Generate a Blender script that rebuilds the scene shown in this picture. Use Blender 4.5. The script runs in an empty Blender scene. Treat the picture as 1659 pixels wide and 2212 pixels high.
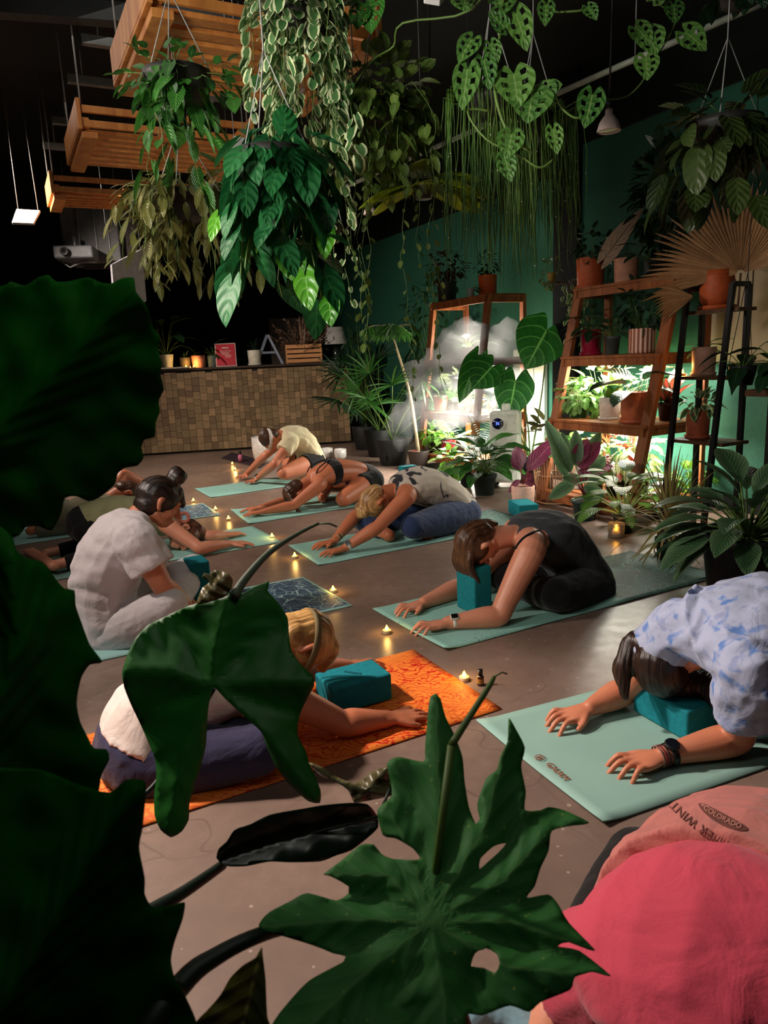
import bpy, bmesh, math, random
from mathutils import Vector as V, Matrix, noise, geometry
from math import sin, cos, pi, radians as rad
random.seed(7)
C = bpy.context.scene
COL = C.collection
IW, IH, FPX, CH, PITCH, ROLL = 1659, 2212, 1557.9, 1.1894, 0.20758, -0.04468
_f = V((0, cos(PITCH), -sin(PITCH))); _u = V((0, sin(PITCH), cos(PITCH))); _r = V((1, 0, 0))
CR = _r*cos(ROLL) + _u*sin(ROLL); CU = -_r*sin(ROLL) + _u*cos(ROLL); CP = V((0, 0, CH))
def ray(x, y): return _f*FPX + CR*(x-IW/2) - CU*(y-IH/2)
def F(x, y, z=0.0):
    d = ray(x, y); return CP + d*((z-CH)/d.z)
def Dp(x, y, dep): return CP + ray(x, y)*(dep/FPX)
def Dy(x, y, Y):
    d = ray(x, y); return CP + d*(Y/d.y)
def PL(x, y, p0, nrm):
    d = ray(x, y); return CP + d*((p0-CP).dot(nrm)/d.dot(nrm))
Z = V((0, 0, 1))
N = V((cos(rad(27)), sin(rad(27)), 0)); Wd = V((-N.y, N.x, 0))
# ---------- camera
cd = bpy.data.cameras.new('camera'); cam = bpy.data.objects.new('camera', cd); COL.objects.link(cam)
cd.sensor_fit = 'VERTICAL'; cd.sensor_height = 36; cd.lens = FPX/IH*36
cam.matrix_world = Matrix(((CR.x, CU.x, -_f.x, 0), (CR.y, CU.y, -_f.y, 0), (CR.z, CU.z, -_f.z, CH), (0, 0, 0, 1)))
cd.clip_start = .02; cd.dof.use_dof = True; cd.dof.focus_distance = 3.4; cd.dof.aperture_fstop = 13
C.camera = cam
C.view_settings.view_transform = 'Standard'; C.view_settings.look = 'None'
C.view_settings.gamma = 1; C.view_settings.use_curve_mapping = False; C.view_settings.exposure = 0.0
# ---------- materials
def lin(c): return tuple(((x/12.92) if x <= .04045 else ((x+.055)/1.055)**2.4) for x in (v/255 for v in c))
class NT:
    def __init__(s, m): s.t = m.node_tree; s.n = s.t.nodes; s.l = s.t.links
    def a(s, typ, ins=None, **kw):
        n = s.n.new(typ)
        for k, v in kw.items(): setattr(n, k, v)
        for k, v in (ins or {}).items():
            if isinstance(v, bpy.types.NodeSocket): s.l.new(v, n.inputs[k])
            else: n.inputs[k].default_value = v
        return n
    def m(s, op, *v, clamp=False):
        n = s.n.new('ShaderNodeMath'); n.operation = op; n.use_clamp = clamp
        for i, x in enumerate(v):
            if isinstance(x, bpy.types.NodeSocket): s.l.new(x, n.inputs[i])
            else: n.inputs[i].default_value = x
        return n.outputs[0]
    def mix(s, f, a, b):
        n = s.n.new('ShaderNodeMix'); n.data_type = 'RGBA'
        for i, x in ((0, f), (6, a), (7, b)):
            if isinstance(x, bpy.types.NodeSocket): s.l.new(x, n.inputs[i])
            else: n.inputs[i].default_value = x if i == 0 else (*x[:3], 1)
        return n.outputs[2]
    def bump(s, h, st=.3, d=.01): return s.a('ShaderNodeBump', {'Height': h, 'Strength': st, 'Distance': d}).outputs[0]
MATS = {}
def base(name, rough=.5, spec=.5):
    m = bpy.data.materials.new(name); m.use_nodes = True; t = NT(m); b = t.n['Principled BSDF']
    b.inputs['Roughness'].default_value = rough; b.inputs['Specular IOR Level'].default_value = spec
    return m, t, b
def mat(name, col, rough=.6, spec=.4, n=None, bump=0, sc=20, metal=0, st=(1, 1, 1), coord='Object', col2=None, det=4, emis=None):
    if name in MATS: return MATS[name]
    m, t, b = base(name, rough, spec); c = lin(col)
    b.inputs['Metallic'].default_value = metal
    tc = t.a('ShaderNodeTexCoord').outputs[coord]
    mp = t.a('ShaderNodeMapping', {'Vector': tc, 'Scale': st}).outputs[0]
    nz = t.a('ShaderNodeTexNoise', {'Vector': mp, 'Scale': sc, 'Detail': det}).outputs[0]
    c2 = lin(col2) if col2 else tuple(x*.72 for x in c)
    r = t.m('MULTIPLY_ADD', nz, 2.4, -.7, clamp=True)
    t.l.new(t.mix(r, c2, c), b.inputs['Base Color'])
    if bump: t.l.new(t.bump(nz, bump), b.inputs['Normal'])
    if emis: b.inputs['Emission Color'].default_value = (*lin(emis[0]), 1); b.inputs['Emission Strength'].default_value = emis[1]
    MATS[name] = m; return m
def leafmat(name, dark, light, vein=None, edge=None, freq=9, rough=.38, trans=.22, back=None, spots=None, bump=.5, spec=.5, blotch=None):
    """leaf: u across (0..1), v along in UV; lv = per-leaf random"""
    if name in MATS: return MATS[name]
    m, t, b = base(name, rough, spec)
    uv = t.a('ShaderNodeUVMap').outputs[0]; sp = t.a('ShaderNodeSeparateXYZ', {0: uv})
    u = t.m('ABSOLUTE', t.m('MULTIPLY_ADD', sp.outputs[0], 2, -1)); v = sp.outputs[1]
    at = t.a('ShaderNodeAttribute', attribute_name='lv').outputs['Fac']
    tc = t.a('ShaderNodeTexCoord').outputs['Object']
    nz = t.a('ShaderNodeTexNoise', {'Vector': tc, 'Scale': 30, 'Detail': 3}).outputs[0]
    f = t.m('ADD', t.m('MULTIPLY', at, .8), t.m('MULTIPLY_ADD', nz, .9, -.35), clamp=True)
    col = t.mix(f, lin(dark), lin(light))
    ph = t.m('SINE', t.m('MULTIPLY', t.m('SUBTRACT', v, t.m('MULTIPLY', u, .35)), freq*2*pi))
    sv = t.m('GREATER_THAN', ph, .93); mid = t.m('LESS_THAN', u, .045)
    if vein: col = t.mix(t.m('MAXIMUM', t.m('MULTIPLY', sv, .55), mid), col, lin(vein))
    if edge:
        e = t.m('GREATER_THAN', t.m('ADD', u, t.m('MULTIPLY_ADD', nz, .8, -.4)), .62); col = t.mix(e, col, lin(edge))
    if blotch:
        bl = t.m('LESS_THAN', t.m('ADD', t.m('ABSOLUTE', ph), t.m('MULTIPLY', u, -.9)), .12)
        col = t.mix(t.m('MULTIPLY', bl, .8), col, lin(blotch))
    if spots:
        vo = t.a('ShaderNodeTexVoronoi', {'Vector': tc, 'Scale': spots[1]}).outputs['Distance']
        col = t.mix(t.m('LESS_THAN', vo, spots[2]), col, lin(spots[0]))
    if back:
        bf = t.a('ShaderNodeNewGeometry').outputs['Backfacing']; col = t.mix(bf, col, lin(back))
    t.l.new(col, b.inputs['Base Color'])
    if bump: t.l.new(t.bump(t.m('ADD', t.m('MULTIPLY', ph, .5), t.m('MULTIPLY', mid, -1)), bump, .004), b.inputs['Normal'])
    tr = t.a('ShaderNodeBsdfTranslucent', {'Color': col}); mx = t.a('ShaderNodeMixShader', {0: trans, 1: b.outputs[0], 2: tr.outputs[0]})
    t.l.new(mx.outputs[0], t.n['Material Output'].inputs[0])
    MATS[name] = m; return m
# ---------- mesh building
def frame(d, up=Z):
    d = d.normalized(); s = d.cross(up)
    if s.length < 1e-4: s = d.cross(V((1, 0, 0)))
    s.normalize(); return d, s, s.cross(d)
def catmull(P, k):
    out = []; n = len(P)
    for i in range(n-1):
        p0, p1, p2, p3 = P[max(i-1, 0)], P[i], P[i+1], P[min(i+2, n-1)]
        for j in range(k):
            t = j/k; out.append((p1*2 + (p2-p0)*t + (p0*2-p1*5+p2*4-p3)*t*t + (p1*3-p0-p2*3+p3)*t**3)*.5)
    out.append(P[-1]); return out
class MB:
    def __init__(s): s.v = []; s.f = []; s.uv = []; s.lv = []; s.mi = []; s.cur = 0
    def face(s, idx, uvs=None, lv=.5): s.f.append(idx); s.uv.append(uvs or [(0, 0)]*len(idx)); s.lv.append(lv); s.mi.append(s.cur)
    def box(s, c, sz, ax=None, lv=.5):
        X, Y, Q = ax or (V((1, 0, 0)), V((0, 1, 0)), Z); b = len(s.v); c = V(c)
        for i in (-1, 1):
            for j in (-1, 1):
                for k in (-1, 1): s.v.append(c + X*(i*sz[0]/2) + Y*(j*sz[1]/2) + Q*(k*sz[2]/2))
        for q in ((0, 1, 3, 2), (4, 6, 7, 5), (0, 4, 5, 1), (2, 3, 7, 6), (0, 2, 6, 4), (1, 5, 7, 3)):
            s.face([b+i for i in q], [(0, 0), (1, 0), (1, 1), (0, 1)], lv)
    def bar(s, a, b_, w, h, up=Z, lv=.5):
        d, sd, u = frame(b_-a, up); s.box((a+b_)/2, ((b_-a).length, w, h), (d, sd, u), lv)
    def tube(s, P, r, n=8, cap=True, lv=.5, smooth=0):
        if smooth: 
            R = r if isinstance(r, (list, tuple)) else [r]*len(P)
            R = [x.x for x in catmull([V((q, 0, 0)) for q in R], smooth)]; P = catmull(P, smooth)
        else: R = r if isinstance(r, (list, tuple)) else [r]*len(P)
        b = len(s.v); prev = None
        for i, p in enumerate(P):
            d = (P[min(i+1, len(P)-1)] - P[max(i-1, 0)])
            if d.length < 1e-9: d = Z
            d.normalize()
            if prev is None: _, sd, u = frame(d)
            else:
                sd = prev - d*prev.dot(d)
                if sd.length < 1e-5: _, sd, _ = frame(d)
                sd.normalize(); u = sd.cross(d)
            prev = sd
            for k in range(n):
                a = 2*pi*k/n; s.v.append(p + (sd*cos(a) + u*sin(a))*R[i])
        for i in range(len(P)-1):
            for k in range(n):
                k2 = (k+1) % n; s.face([b+i*n+k, b+i*n+k2, b+(i+1)*n+k2, b+(i+1)*n+k], [(k/n, i/len(P)), ((k+1)/n, i/len(P)), ((k+1)/n, (i+1)/len(P)), (k/n, (i+1)/len(P))], lv)
        if cap:
            s.face([b+k for k in range(n)][::-1], None, lv); s.face([b+(len(P)-1)*n+k for k in range(n)], None, lv)
    def lathe(s, prof, c, n=28, up=Z, lv=.5):
        """prof: [(r,h)...]"""
        d, sd, u = frame(up, V((0, 1, .01))) if abs(up.z) > .9 else frame(up)
        b = len(s.v); c = V(c)
        for r, h in prof:
            for k in range(n):
                a = 2*pi*k/n; s.v.append(c + d*h + (sd*cos(a)+u*sin(a))*max(r, 1e-4))
        for i in range(len(prof)-1):
            for k in range(n):
                k2 = (k+1) % n; s.face([b+i*n+k2, b+i*n+k, b+(i+1)*n+k, b+(i+1)*n+k2], [(k/n, i/9)]*4, lv)
    def ell(s, c, r, ax=None, lv=.5, n=16):
        X, Y, Q = ax or (V((1, 0, 0)), V((0, 1, 0)), Z); b = len(s.v); c = V(c); m = n//2
        for i in range(m+1):
            th = pi*i/m; rr = max(sin(th), 1e-3)
            for k in range(n):
                a = 2*pi*k/n; s.v.append(c + X*(r[0]*rr*cos(a)) + Y*(r[1]*rr*sin(a)) + Q*(r[2]*cos(th)))
        for i in range(m):
            for k in range(n):
                k2 = (k+1) % n; s.face([b+i*n+k, b+(i+1)*n+k, b+(i+1)*n+k2, b+i*n+k2], None, lv)
        s.face([b+k for k in range(n)], None, lv); s.face([b+m*n+k for k in range(n)][::-1], None, lv)
    def loft(s, P, R, side=None, k=4, n=18, flat=(0, 0)):
        """closed tube with elliptic sections R=(a along side, b across); hemispheric ends unless flat"""
        R = [(r, r) if not isinstance(r, (tuple, list)) else r for r in R]
        P2 = catmull([V(p) for p in P], k); R2 = catmull([V((a, b, 0)) for a, b in R], k)
        sec = []
        for i, p in enumerate(P2):
            d = (P2[min(i+1, len(P2)-1)] - P2[max(i-1, 0)]).normalized(); sec.append((p, d, R2[i].x, R2[i].y))
        p, d, a, b_ = sec[0]; e0 = []; e1 = []
        if not flat[0]:
            for t in (80, 60, 40, 20): e0.append((p - d*min(a, b_)*sin(rad(t)), d, a*cos(rad(t)), b_*cos(rad(t))))
        p, d, a, b_ = sec[-1]
        if not flat[1]:
            for t in (20, 40, 60, 80): e1.append((p + d*min(a, b_)*sin(rad(t)), d, a*cos(rad(t)), b_*cos(rad(t))))
        sec = e0 + sec + e1; b = len(s.v); prev = side
        for p, d, a, b_ in sec:
            if prev is None: _, sd, _ = frame(d)
            else:
                sd = (prev - d*prev.dot(d))
                if sd.length < 1e-4: _, sd, _ = frame(d)
                sd.normalize()
            if side is None: prev = sd
            u = sd.cross(d)
            for q in range(n):
                t = 2*pi*q/n; s.v.append(p + sd*(a*cos(t)) + u*(b_*sin(t)))
        m = len(sec)
        for i in range(m-1):
            for q in range(n):
                q2 = (q+1) % n; s.face([b+i*n+q, b+i*n+q2, b+(i+1)*n+q2, b+(i+1)*n+q])
        s.face([b+q for q in range(n)][::-1]); s.face([b+(m-1)*n+q for q in range(n)])
    def leaf(s, base_, d, nrm, L, Wd_, shape='lance', fold=.25, droop=.4, nl=6, lobe=0, holes=False, wave=0, lv=None, nu=2):
        f = SH[shape]; lv = random.random() if lv is None else lv
        d = d.normalized(); sd = d.cross(nrm)
        if sd.length < 1e-3: _, sd, _ = frame(d)
        sd.normalize(); nr = sd.cross(d).normalized(); b = len(s.v); us = [-1+ i/nu for i in range(2*nu+1)]; m = len(us)
        ph = random.random()*6
        for i in range(nl+1):
            t = i/nl; w = Wd_/2*prof(f, t)
            for q in us:
                al = L*(t - lobe*sin(abs(q)*2.35)*1.0*(1-t)**2.2)
                x = w*q; h = abs(x)*fold - L*droop*t*t*.5 + (wave*L*sin(t*9+ph+q)*abs(q) if wave else 0)
                s.v.append(base_ + d*(al*(1-.12*droop*t)) + sd*x + nr*h)
        for i in range(nl):
            for j in range(m-1):
                if holes and i % 2 == 1 and (j in (1, m-3)) and 0 < i < nl-2: continue
                a = b+i*m+j; s.face([a, a+1, a+m+1, a+m], [(j/(m-1), i/nl), ((j+1)/(m-1), i/nl), ((j+1)/(m-1), (i+1)/nl), (j/(m-1), (i+1)/nl)], lv)
    def build(s, name, m, parent=None, smooth=True, bevel=0, sol=0, auto=None):
        me = bpy.data.meshes.new(name); me.from_pydata([tuple(v) for v in s.v], [], s.f)
        for x in (m if isinstance(m, (list, tuple)) else [m]): me.materials.append(x)
        uf = []; cf = []
        for q, l in zip(s.uv, s.lv):
            for a in q: uf += [a[0], a[1]]; cf += [l, l, l, 1]
        me.uv_layers.new(name='UVMap'); me.uv_layers['UVMap'].data.foreach_set('uv', uf)
        me.color_attributes.new('lv', 'FLOAT_COLOR', 'CORNER'); me.color_attributes['lv'].data.foreach_set('color', cf)
        me.polygons.foreach_set('use_smooth', [bool(smooth)]*len(me.polygons))
        me.polygons.foreach_set('material_index', s.mi)
        me.validate(); me.update()
        o = bpy.data.objects.new(name, me); COL.objects.link(o)
        if parent: o.parent = parent; o.matrix_parent_inverse = Matrix.Translation(-parent.location)
        if bevel: q = o.modifiers.new('bevel', 'BEVEL'); q.width = bevel; q.segments = 2; q.limit_method = 'ANGLE'
        if sol: q = o.modifiers.new('solid', 'SOLIDIFY'); q.thickness = sol
        return o
SH = {'lance': [.12, .55, .9, 1, .93, .75, .48, .03], 'oval': [.3, .8, 1, 1, .95, .82, .55, .05], 'heart': [.56, .93, 1, .95, .8, .6, .34, .02],
      'round': [.75, 1, 1, 1, .97, .88, .66, .12], 'strap': [.7, .9, 1, 1, .95, .8, .5, .05], 'spear': [.2, .9, 1, .8, .6, .4, .2, .02], 'fern': [.7, 1, .97, .88, .74, .55, .33, .05]}
def prof(f, t):
    x = t*(len(f)-1); i = min(int(x), len(f)-2); return f[i]*(1-(x-i)) + f[i+1]*(x-i)
def tag(o, label=None, cat=None, group=None, kind=None):
    for k, v in (('label', label), ('category', cat), ('group', group), ('kind', kind)):
        if v: o[k] = v
    return o
def empty(name, loc, label, cat, group=None):
    o = bpy.data.objects.new(name, None); o.location = loc; o.empty_display_size = .05; COL.objects.link(o)
    return tag(o, label, cat, group)
def tree(o, parent=None, delta=None):
    c = o.copy(); COL.objects.link(c)
    if parent: c.parent = parent
    for ch in o.children: tree(ch, c)
    return c
def rv(a=1): return V((random.uniform(-a, a), random.uniform(-a, a), random.uniform(-a, a)))
# ---------- remeshed organic solids
def organic(mb, name, m, parent, vox=.006, smooth=3, disp=None):
    me = bpy.data.meshes.new('tmp'); me.from_pydata([tuple(v) for v in mb.v], [], mb.f)
    o = bpy.data.objects.new('tmp', me); COL.objects.link(o)
    r = o.modifiers.new('r', 'REMESH'); r.mode = 'VOXEL'; r.voxel_size = vox
    q = o.modifiers.new('s', 'SMOOTH'); q.iterations = smooth; q.factor = .5
    dg = bpy.context.evaluated_depsgraph_get(); nm = bpy.data.meshes.new_from_object(o.evaluated_get(dg)); bpy.data.objects.remove(o)
    if disp:
        nr = [v.normal.copy() for v in nm.vertices]
        for v, n_ in zip(nm.vertices, nr): v.co += n_*disp(v.co, n_)
    nm.materials.clear(); nm.materials.append(m); nm.polygons.foreach_set('use_smooth', [True]*len(nm.polygons)); nm.name = name
    o = bpy.data.objects.new(name, nm); COL.objects.link(o)
    if parent: o.parent = parent; o.matrix_parent_inverse = Matrix.Translation(-parent.location)
    return o
def skinmat(name, col, rough=.42):
    if name in MATS: return MATS[name]
    m, t, b = base(name, rough, .45); tc = t.a('ShaderNodeTexCoord').outputs['Object']
    nz = t.a('ShaderNodeTexNoise', {'Vector': tc, 'Scale': 14, 'Detail': 3}).outputs[0]; c = lin(col)
    t.l.new(t.mix(nz, (c[0]*.9, c[1]*.75, c[2]*.7), (c[0]*1.05, c[1], c[2])), b.inputs['Base Color'])
    b.inputs['Subsurface Weight'].default_value = .12; b.inputs['Subsurface Radius'].default_value = (.02, .008, .004); b.inputs['Subsurface Scale'].default_value = .5
    t.l.new(t.bump(t.a('ShaderNodeTexNoise', {'Vector': tc, 'Scale': 220}).outputs[0], .12, .002), b.inputs['Normal'])
    MATS[name] = m; return m
def hairmat(name, a, b2): return (name, a, b2)
def hairreal(tp, s, fw, up):
    name, a, b2 = tp; m, t, b = base(name, .4, .5); tc = t.a('ShaderNodeTexCoord').outputs['Object']
    dt = lambda v, k: t.m('MULTIPLY', t.a('ShaderNodeVectorMath', {0: tc, 1: tuple(v)}, operation='DOT_PRODUCT').outputs['Value'], k)
    mp = t.a('ShaderNodeCombineXYZ', {0: dt(s, 130), 1: dt(fw, 9), 2: dt(up, 9)}).outputs[0]
    nz = t.a('ShaderNodeTexNoise', {'Vector': mp, 'Scale': 1.0, 'Detail': 3, 'Distortion': .3}).outputs[0]
    t.l.new(t.mix(t.m('MULTIPLY_ADD', nz, 3, -1, clamp=True), lin(a), lin(b2)), b.inputs['Base Color'])
    t.l.new(t.bump(nz, .8, .006), b.inputs['Normal']); return m
def clothmat(name, a, b2=None, sc=3, thr=.5, fine=400, rough=.85, sharp=.04, c3=None):
    if name in MATS: return MATS[name]
    m, t, b = base(name, rough, .2); tc = t.a('ShaderNodeTexCoord').outputs['Object']; col = None
    w = t.a('ShaderNodeTexNoise', {'Vector': tc, 'Scale': fine, 'Detail': 2}).outputs[0]
    fold = t.a('ShaderNodeTexNoise', {'Vector': tc, 'Scale': 9, 'Detail': 3, 'Distortion': 1.2}).outputs[0]
    col = t.mix(w, tuple(x*.85 for x in lin(a)), lin(a))
    if b2:
        nz = t.a('ShaderNodeTexNoise', {'Vector': tc, 'Scale': sc, 'Detail': 5, 'Distortion': .7}).outputs[0]
        f = t.m('DIVIDE', t.m('SUBTRACT', nz, thr), sharp, clamp=True); col = t.mix(f, col, lin(b2))
        if c3:
            n2 = t.a('ShaderNodeTexNoise', {'Vector': tc, 'Scale': sc*1.7, 'Detail': 3}).outputs[0]
            col = t.mix(t.m('DIVIDE', t.m('SUBTRACT', n2, thr+.03), sharp, clamp=True), col, lin(c3))
    t.l.new(col, b.inputs['Base Color']); b.inputs['Sheen Weight'].default_value = .15
    t.l.new(t.bump(t.m('ADD', t.m('MULTIPLY', w, .05), fold), .45, .02), b.inputs['Normal'])
    MATS[name] = m; return m
def hand(mb, w, d, up, th, tipz=.012, sc=1.0, spread=.16, curl=.5, ln=1.0):
    """w wrist, d direction to the fingers, th=+1 thumb on the d x up side"""
    d = d.normalized(); s = d.cross(up).normalized(); u = s.cross(d).normalized()
    k = w + d*.088*sc
    mb.loft([w - d*.02*sc, w + d*.02*sc, w + d*.055*sc, k + d*.002*sc], [(.027*sc, .019*sc), (.033*sc, .019*sc), (.042*sc, .0165*sc), (.042*sc, .0115*sc)], side=s)
    Ls = [.074, .084, .077, .06]
    for i in range(4):
        o = (1.5-i)*th; root = k + s*(o*.0235*sc) - d*(.006*abs(o-.5*th))*sc
        fd = (d + s*(o*spread)).normalized(); L = Ls[i]*sc*ln; bend = curl*.02*sc
        p0 = root - fd*.03*sc; p1 = root + u*.003*sc; p2 = root + fd*(L*.42) + u*bend*.5; p3 = root + fd*(L*.75) - u*bend*.2
        p4 = root + fd*(L*.97) - u*bend*.9
        mb.loft([p0, p1, p2, p3, p4], [.0105*sc, .0102*sc, .0092*sc, .0082*sc, .007*sc], n=10, k=3)
    r = w + d*.028*sc + s*(th*.024*sc); td = (d*.75 + s*(th*.66)).normalized()
    mb.loft([r - td*.015*sc, r + td*.02*sc - u*.003, r + td*.045*sc - u*.006*sc, (r + td*.045*sc) + (d*.9 + s*th*.35).normalized()*.025*sc - u*.01*sc], [.014*sc, .0135*sc, .0105*sc, .0085*sc], n=10, k=3)
def headmb(mb, c, up, fw, sc=1.0, ears=True):
    up = up.normalized(); fw = (fw - up*fw.dot(up)).normalized(); s = fw.cross(up).normalized(); A = (s, fw, up)
    q = lambda x, y, z_: c + (s*x + fw*y + up*z_)*sc
    mb.ell(q(0, -.012, .012), (.074*sc, .093*sc, .09*sc), A); mb.ell(q(0, .028, -.02), (.062*sc, .062*sc, .082*sc), A)
    mb.ell(q(0, .05, -.078), (.036*sc, .038*sc, .03*sc), A); mb.loft([q(-.045, .0, -.055), q(-.025, .045, -.085), q(.025, .045, -.085), q(.045, .0, -.055)], [.02*sc]*4)
    mb.loft([q(0, .088, .012), q(0, .1, -.012), q(0, .112, -.03)], [.008*sc, .01*sc, .0125*sc]); mb.ell(q(0, .1, -.035), (.017*sc, .012*sc, .009*sc), A)
    mb.loft([q(-.04, .072, .026), q(0, .09, .027), q(.04, .072, .026)], [.008*sc]*3)
    for a in (-1, 1):
        mb.ell(q(a*.03, .07, .004), (.015*sc, .013*sc, .011*sc), A); mb.ell(q(a*.034, .055, -.03), (.022*sc, .022*sc, .022*sc), A)
        if ears:
            mb.loft([q(a*.076, -.008, .022), q(a*.086, -.02, .014), q(a*.086, -.018, -.008), q(a*.076, -.006, -.03)], [(.009*sc), .012*sc, .01*sc, .008*sc])
    mb.ell(q(0, .087, -.06), (.023*sc, .013*sc, .006*sc), A); mb.ell(q(0, .084, -.07), (.02*sc, .012*sc, .007*sc), A)
def limb(mb, P, R, side=None, flat=(0, 0), k=5): mb.loft(P, R, side=side, k=k, flat=flat)
def bonedisp(amp, sc=(9, 9, 9), seed=0):
    def f(p, n_): return amp*noise.fractal(V((p.x*sc[0]+seed, p.y*sc[1], p.z*sc[2])), 1.0, 2.0, 3)
    return f
def folds(amp, ax, f=24, seed=0):
    """cloth folds running along ax"""
    def g(p, n_):
        a = p - ax*p.dot(ax)*.8; return amp*noise.noise(a*f + V((seed, 0, 0))) + amp*.6*noise.noise(a*f*.45 + V((0, seed, 3)))
    return g
def lerp(a, b, t): return a + (b-a)*t
def person(J, label, skin, vox=.006, loc=None, sc=1.0, head=True, handsd=(1, 1), arm=1.0, leg=1.0, torso=1.0, curl=.5, toes=True, group=None):
    """J: dict of joints (world)"""
    o = empty('person', loc or V((J['pel'].x, J['pel'].y, 0)), label, 'person', group)
    mb = MB(); s = J['side'].normalized()
    Tq = [J['pel'], J['wst'], J['chs'], J['upc']]; R = [(.165*torso, .118*torso), (.135*torso, .098*torso), (.15*torso, .108*torso), (.15*torso, .075*torso)]
    mb.loft(Tq, R, side=s, k=5)
    mb.loft([J['upc'], J['nck'], lerp(J['nck'], J['hd'], .45)], [(.09, .06), (.056, .052), (.052, .052)], side=s, k=4)
    if head:
        mb.loft([J['nck'], J['hd'] - J['hup'].normalized()*.05*sc - J['hfw'].normalized()*.015], [.054, .054], k=3)
        headmb(mb, J['hd'], J['hup'], J['hfw'], sc)
    for i, q in enumerate('LR'):
        if 'sh'+q in J:
            sh, el, wr = J['sh'+q], J['el'+q], J['wr'+q]; a = arm
            mb.loft([lerp(J['upc'], sh, .45), sh, lerp(sh, el, .35), lerp(sh, el, .8), el, lerp(el, wr, .25), lerp(el, wr, .75), wr],
                    [.062*a, .058*a, .052*a, .043*a, .041*a, .043*a, .031*a, (.027*a, .022*a)], k=4)
            hd = J['hd'+q]; hand(mb, wr, hd, J.get('hn'+q, Z), J['th'+q], sc=sc, curl=curl, spread=J.get('sp', .16))
        if 'kn'+q in J:
            hp, kn, an = J['hp'+q], J['kn'+q], J['an'+q]; g = leg
            mb.loft([hp, lerp(hp, kn, .35), lerp(hp, kn, .85), kn], [.1*g, .092*g, .066*g, .06*g], k=4)
            mb.loft([kn, lerp(kn, an, .3), lerp(kn, an, .8), an], [.058*g, .058*g, .037*g, .034*g], k=4)
            ft = J.get('ft'+q)
            if ft is not None:
                fd = (ft-an).normalized(); sd = fd.cross(Z).normalized()
                mb.loft([an - fd*.03, an + fd*.03, lerp(an, ft, .7), ft], [(.03, .03), (.034, .03), (.042, .02), (.038, .012)], side=sd)
                for t_ in range(5):
                    r_ = ft + sd*((t_-2)*.016) ; mb.loft([r_ - fd*.02, r_ + fd*(.022 - .003*abs(t_-1))], [.0095, .0085], n=8, k=2)
    organic(mb, 'body', skin, o, vox, 3)
    return o
def tee(J, o, m, sleeve=.55, infl=.014, arm=1.0, torso=1.0, name='shirt', vox=.008, low=0.0, amp=.006, sr=.016, tank=False, neckw=.075):
    mb = MB(); s = J['side'].normalized(); pel = lerp(J['pel'], J['wst'], low)
    mb.loft([pel, J['wst'], J['chs'], J['upc'], lerp(J['upc'], J['nck'], .75)], [(.165*torso+infl, .118*torso+infl), (.14*torso+infl, .103*torso+infl), (.152*torso+infl, .11*torso+infl), (.15*torso+infl*.8, .077*torso+infl), (neckw, .062)], side=s, k=5, flat=(1, 1))
    for q in 'LR':
        if 'sh'+q in J and not tank:
            sh, el = J['sh'+q], J['el'+q]
            P = [lerp(J['upc'], sh, .35), sh, lerp(sh, el, sleeve*.5), lerp(sh, el, sleeve)]
            mb.loft(P, [.07*arm+infl*.6, .06*arm+infl, .056*arm+sr, .053*arm+sr*1.25], k=4, flat=(0, 1))
        elif 'sh'+q in J:
            sh = J['sh'+q]; mb.loft([lerp(J['upc'], sh, .15), lerp(J['upc'], sh, .5)], [.066*arm+infl*.5, .058*arm+infl*.4], k=3)
    ax = (J['wst']-J['chs']).normalized()
    return organic(mb, name, m, o, vox, 2, folds(amp, s.cross(ax)*.6 + s*.6, 20, random.random()*9))
def pants(J, o, m, infl=.008, to=.9, leg=1.0, torso=1.0, name='leggings', top=.55, vox=.008, amp=.002):
    mb = MB(); s = J['side'].normalized()
    if top > 0: mb.loft([J['pel'], lerp(J['pel'], J['wst'], top)], [(.165*torso+infl, .118*torso+infl), (.15*torso+infl*.9, .108*torso+infl*.9)], side=s, k=4, flat=(0, 1))
    else: mb.loft([J['pel'] - (J['wst']-J['pel'])*.02, J['pel'] + (J['wst']-J['pel'])*.1], [(.165*torso+infl, .118*torso+infl)]*2, side=s, k=3)
    for q in 'LR':
        if 'kn'+q in J:
            hp, kn, an = J['hp'+q], J['kn'+q], J['an'+q]; g = leg
            if to > .3:
                mb.loft([hp, lerp(hp, kn, .35), lerp(hp, kn, .85), kn], [.1*g+infl, .092*g+infl, .066*g+infl, .06*g+infl], k=4)
                mb.loft([kn, lerp(kn, an, .3), lerp(kn, an, to)], [.058*g+infl, .058*g+infl, .04*g+infl], k=4, flat=(0, 1))
            else: mb.loft([hp, lerp(hp, kn, .35)], [.1*g+infl, .094*g+infl], k=4, flat=(0, 1))
    return organic(mb, name, m, o, vox, 2, bonedisp(amp, (14, 14, 14)))
def hair(J, o, m, sc=1.0, extra=None, vox=.006, amp=.004, name='hair', back=.016, lift=.022, low=True):
    mb = MB(); up = J['hup'].normalized(); fw = (J['hfw'] - up*J['hfw'].dot(up)).normalized(); s = fw.cross(up).normalized(); c = J['hd']; m = hairreal(m, s, fw, up)
    mb.ell(c - fw*back*sc + up*lift*sc, (.078*sc, .1*sc, .094*sc), (s, fw, up))
    if low: mb.ell(c - fw*.045*sc - up*.03*sc, (.07*sc, .06*sc, .065*sc), (s, fw, up))
    if extra: extra(mb, c, up, fw, s)
    def dd(p, n_):
        q = p-c; return amp*noise.noise(V((q.dot(s)*95, q.dot(fw)*12, q.dot(up)*12))) 
    return organic(mb, name, m, o, vox, 2, dd)
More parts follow.
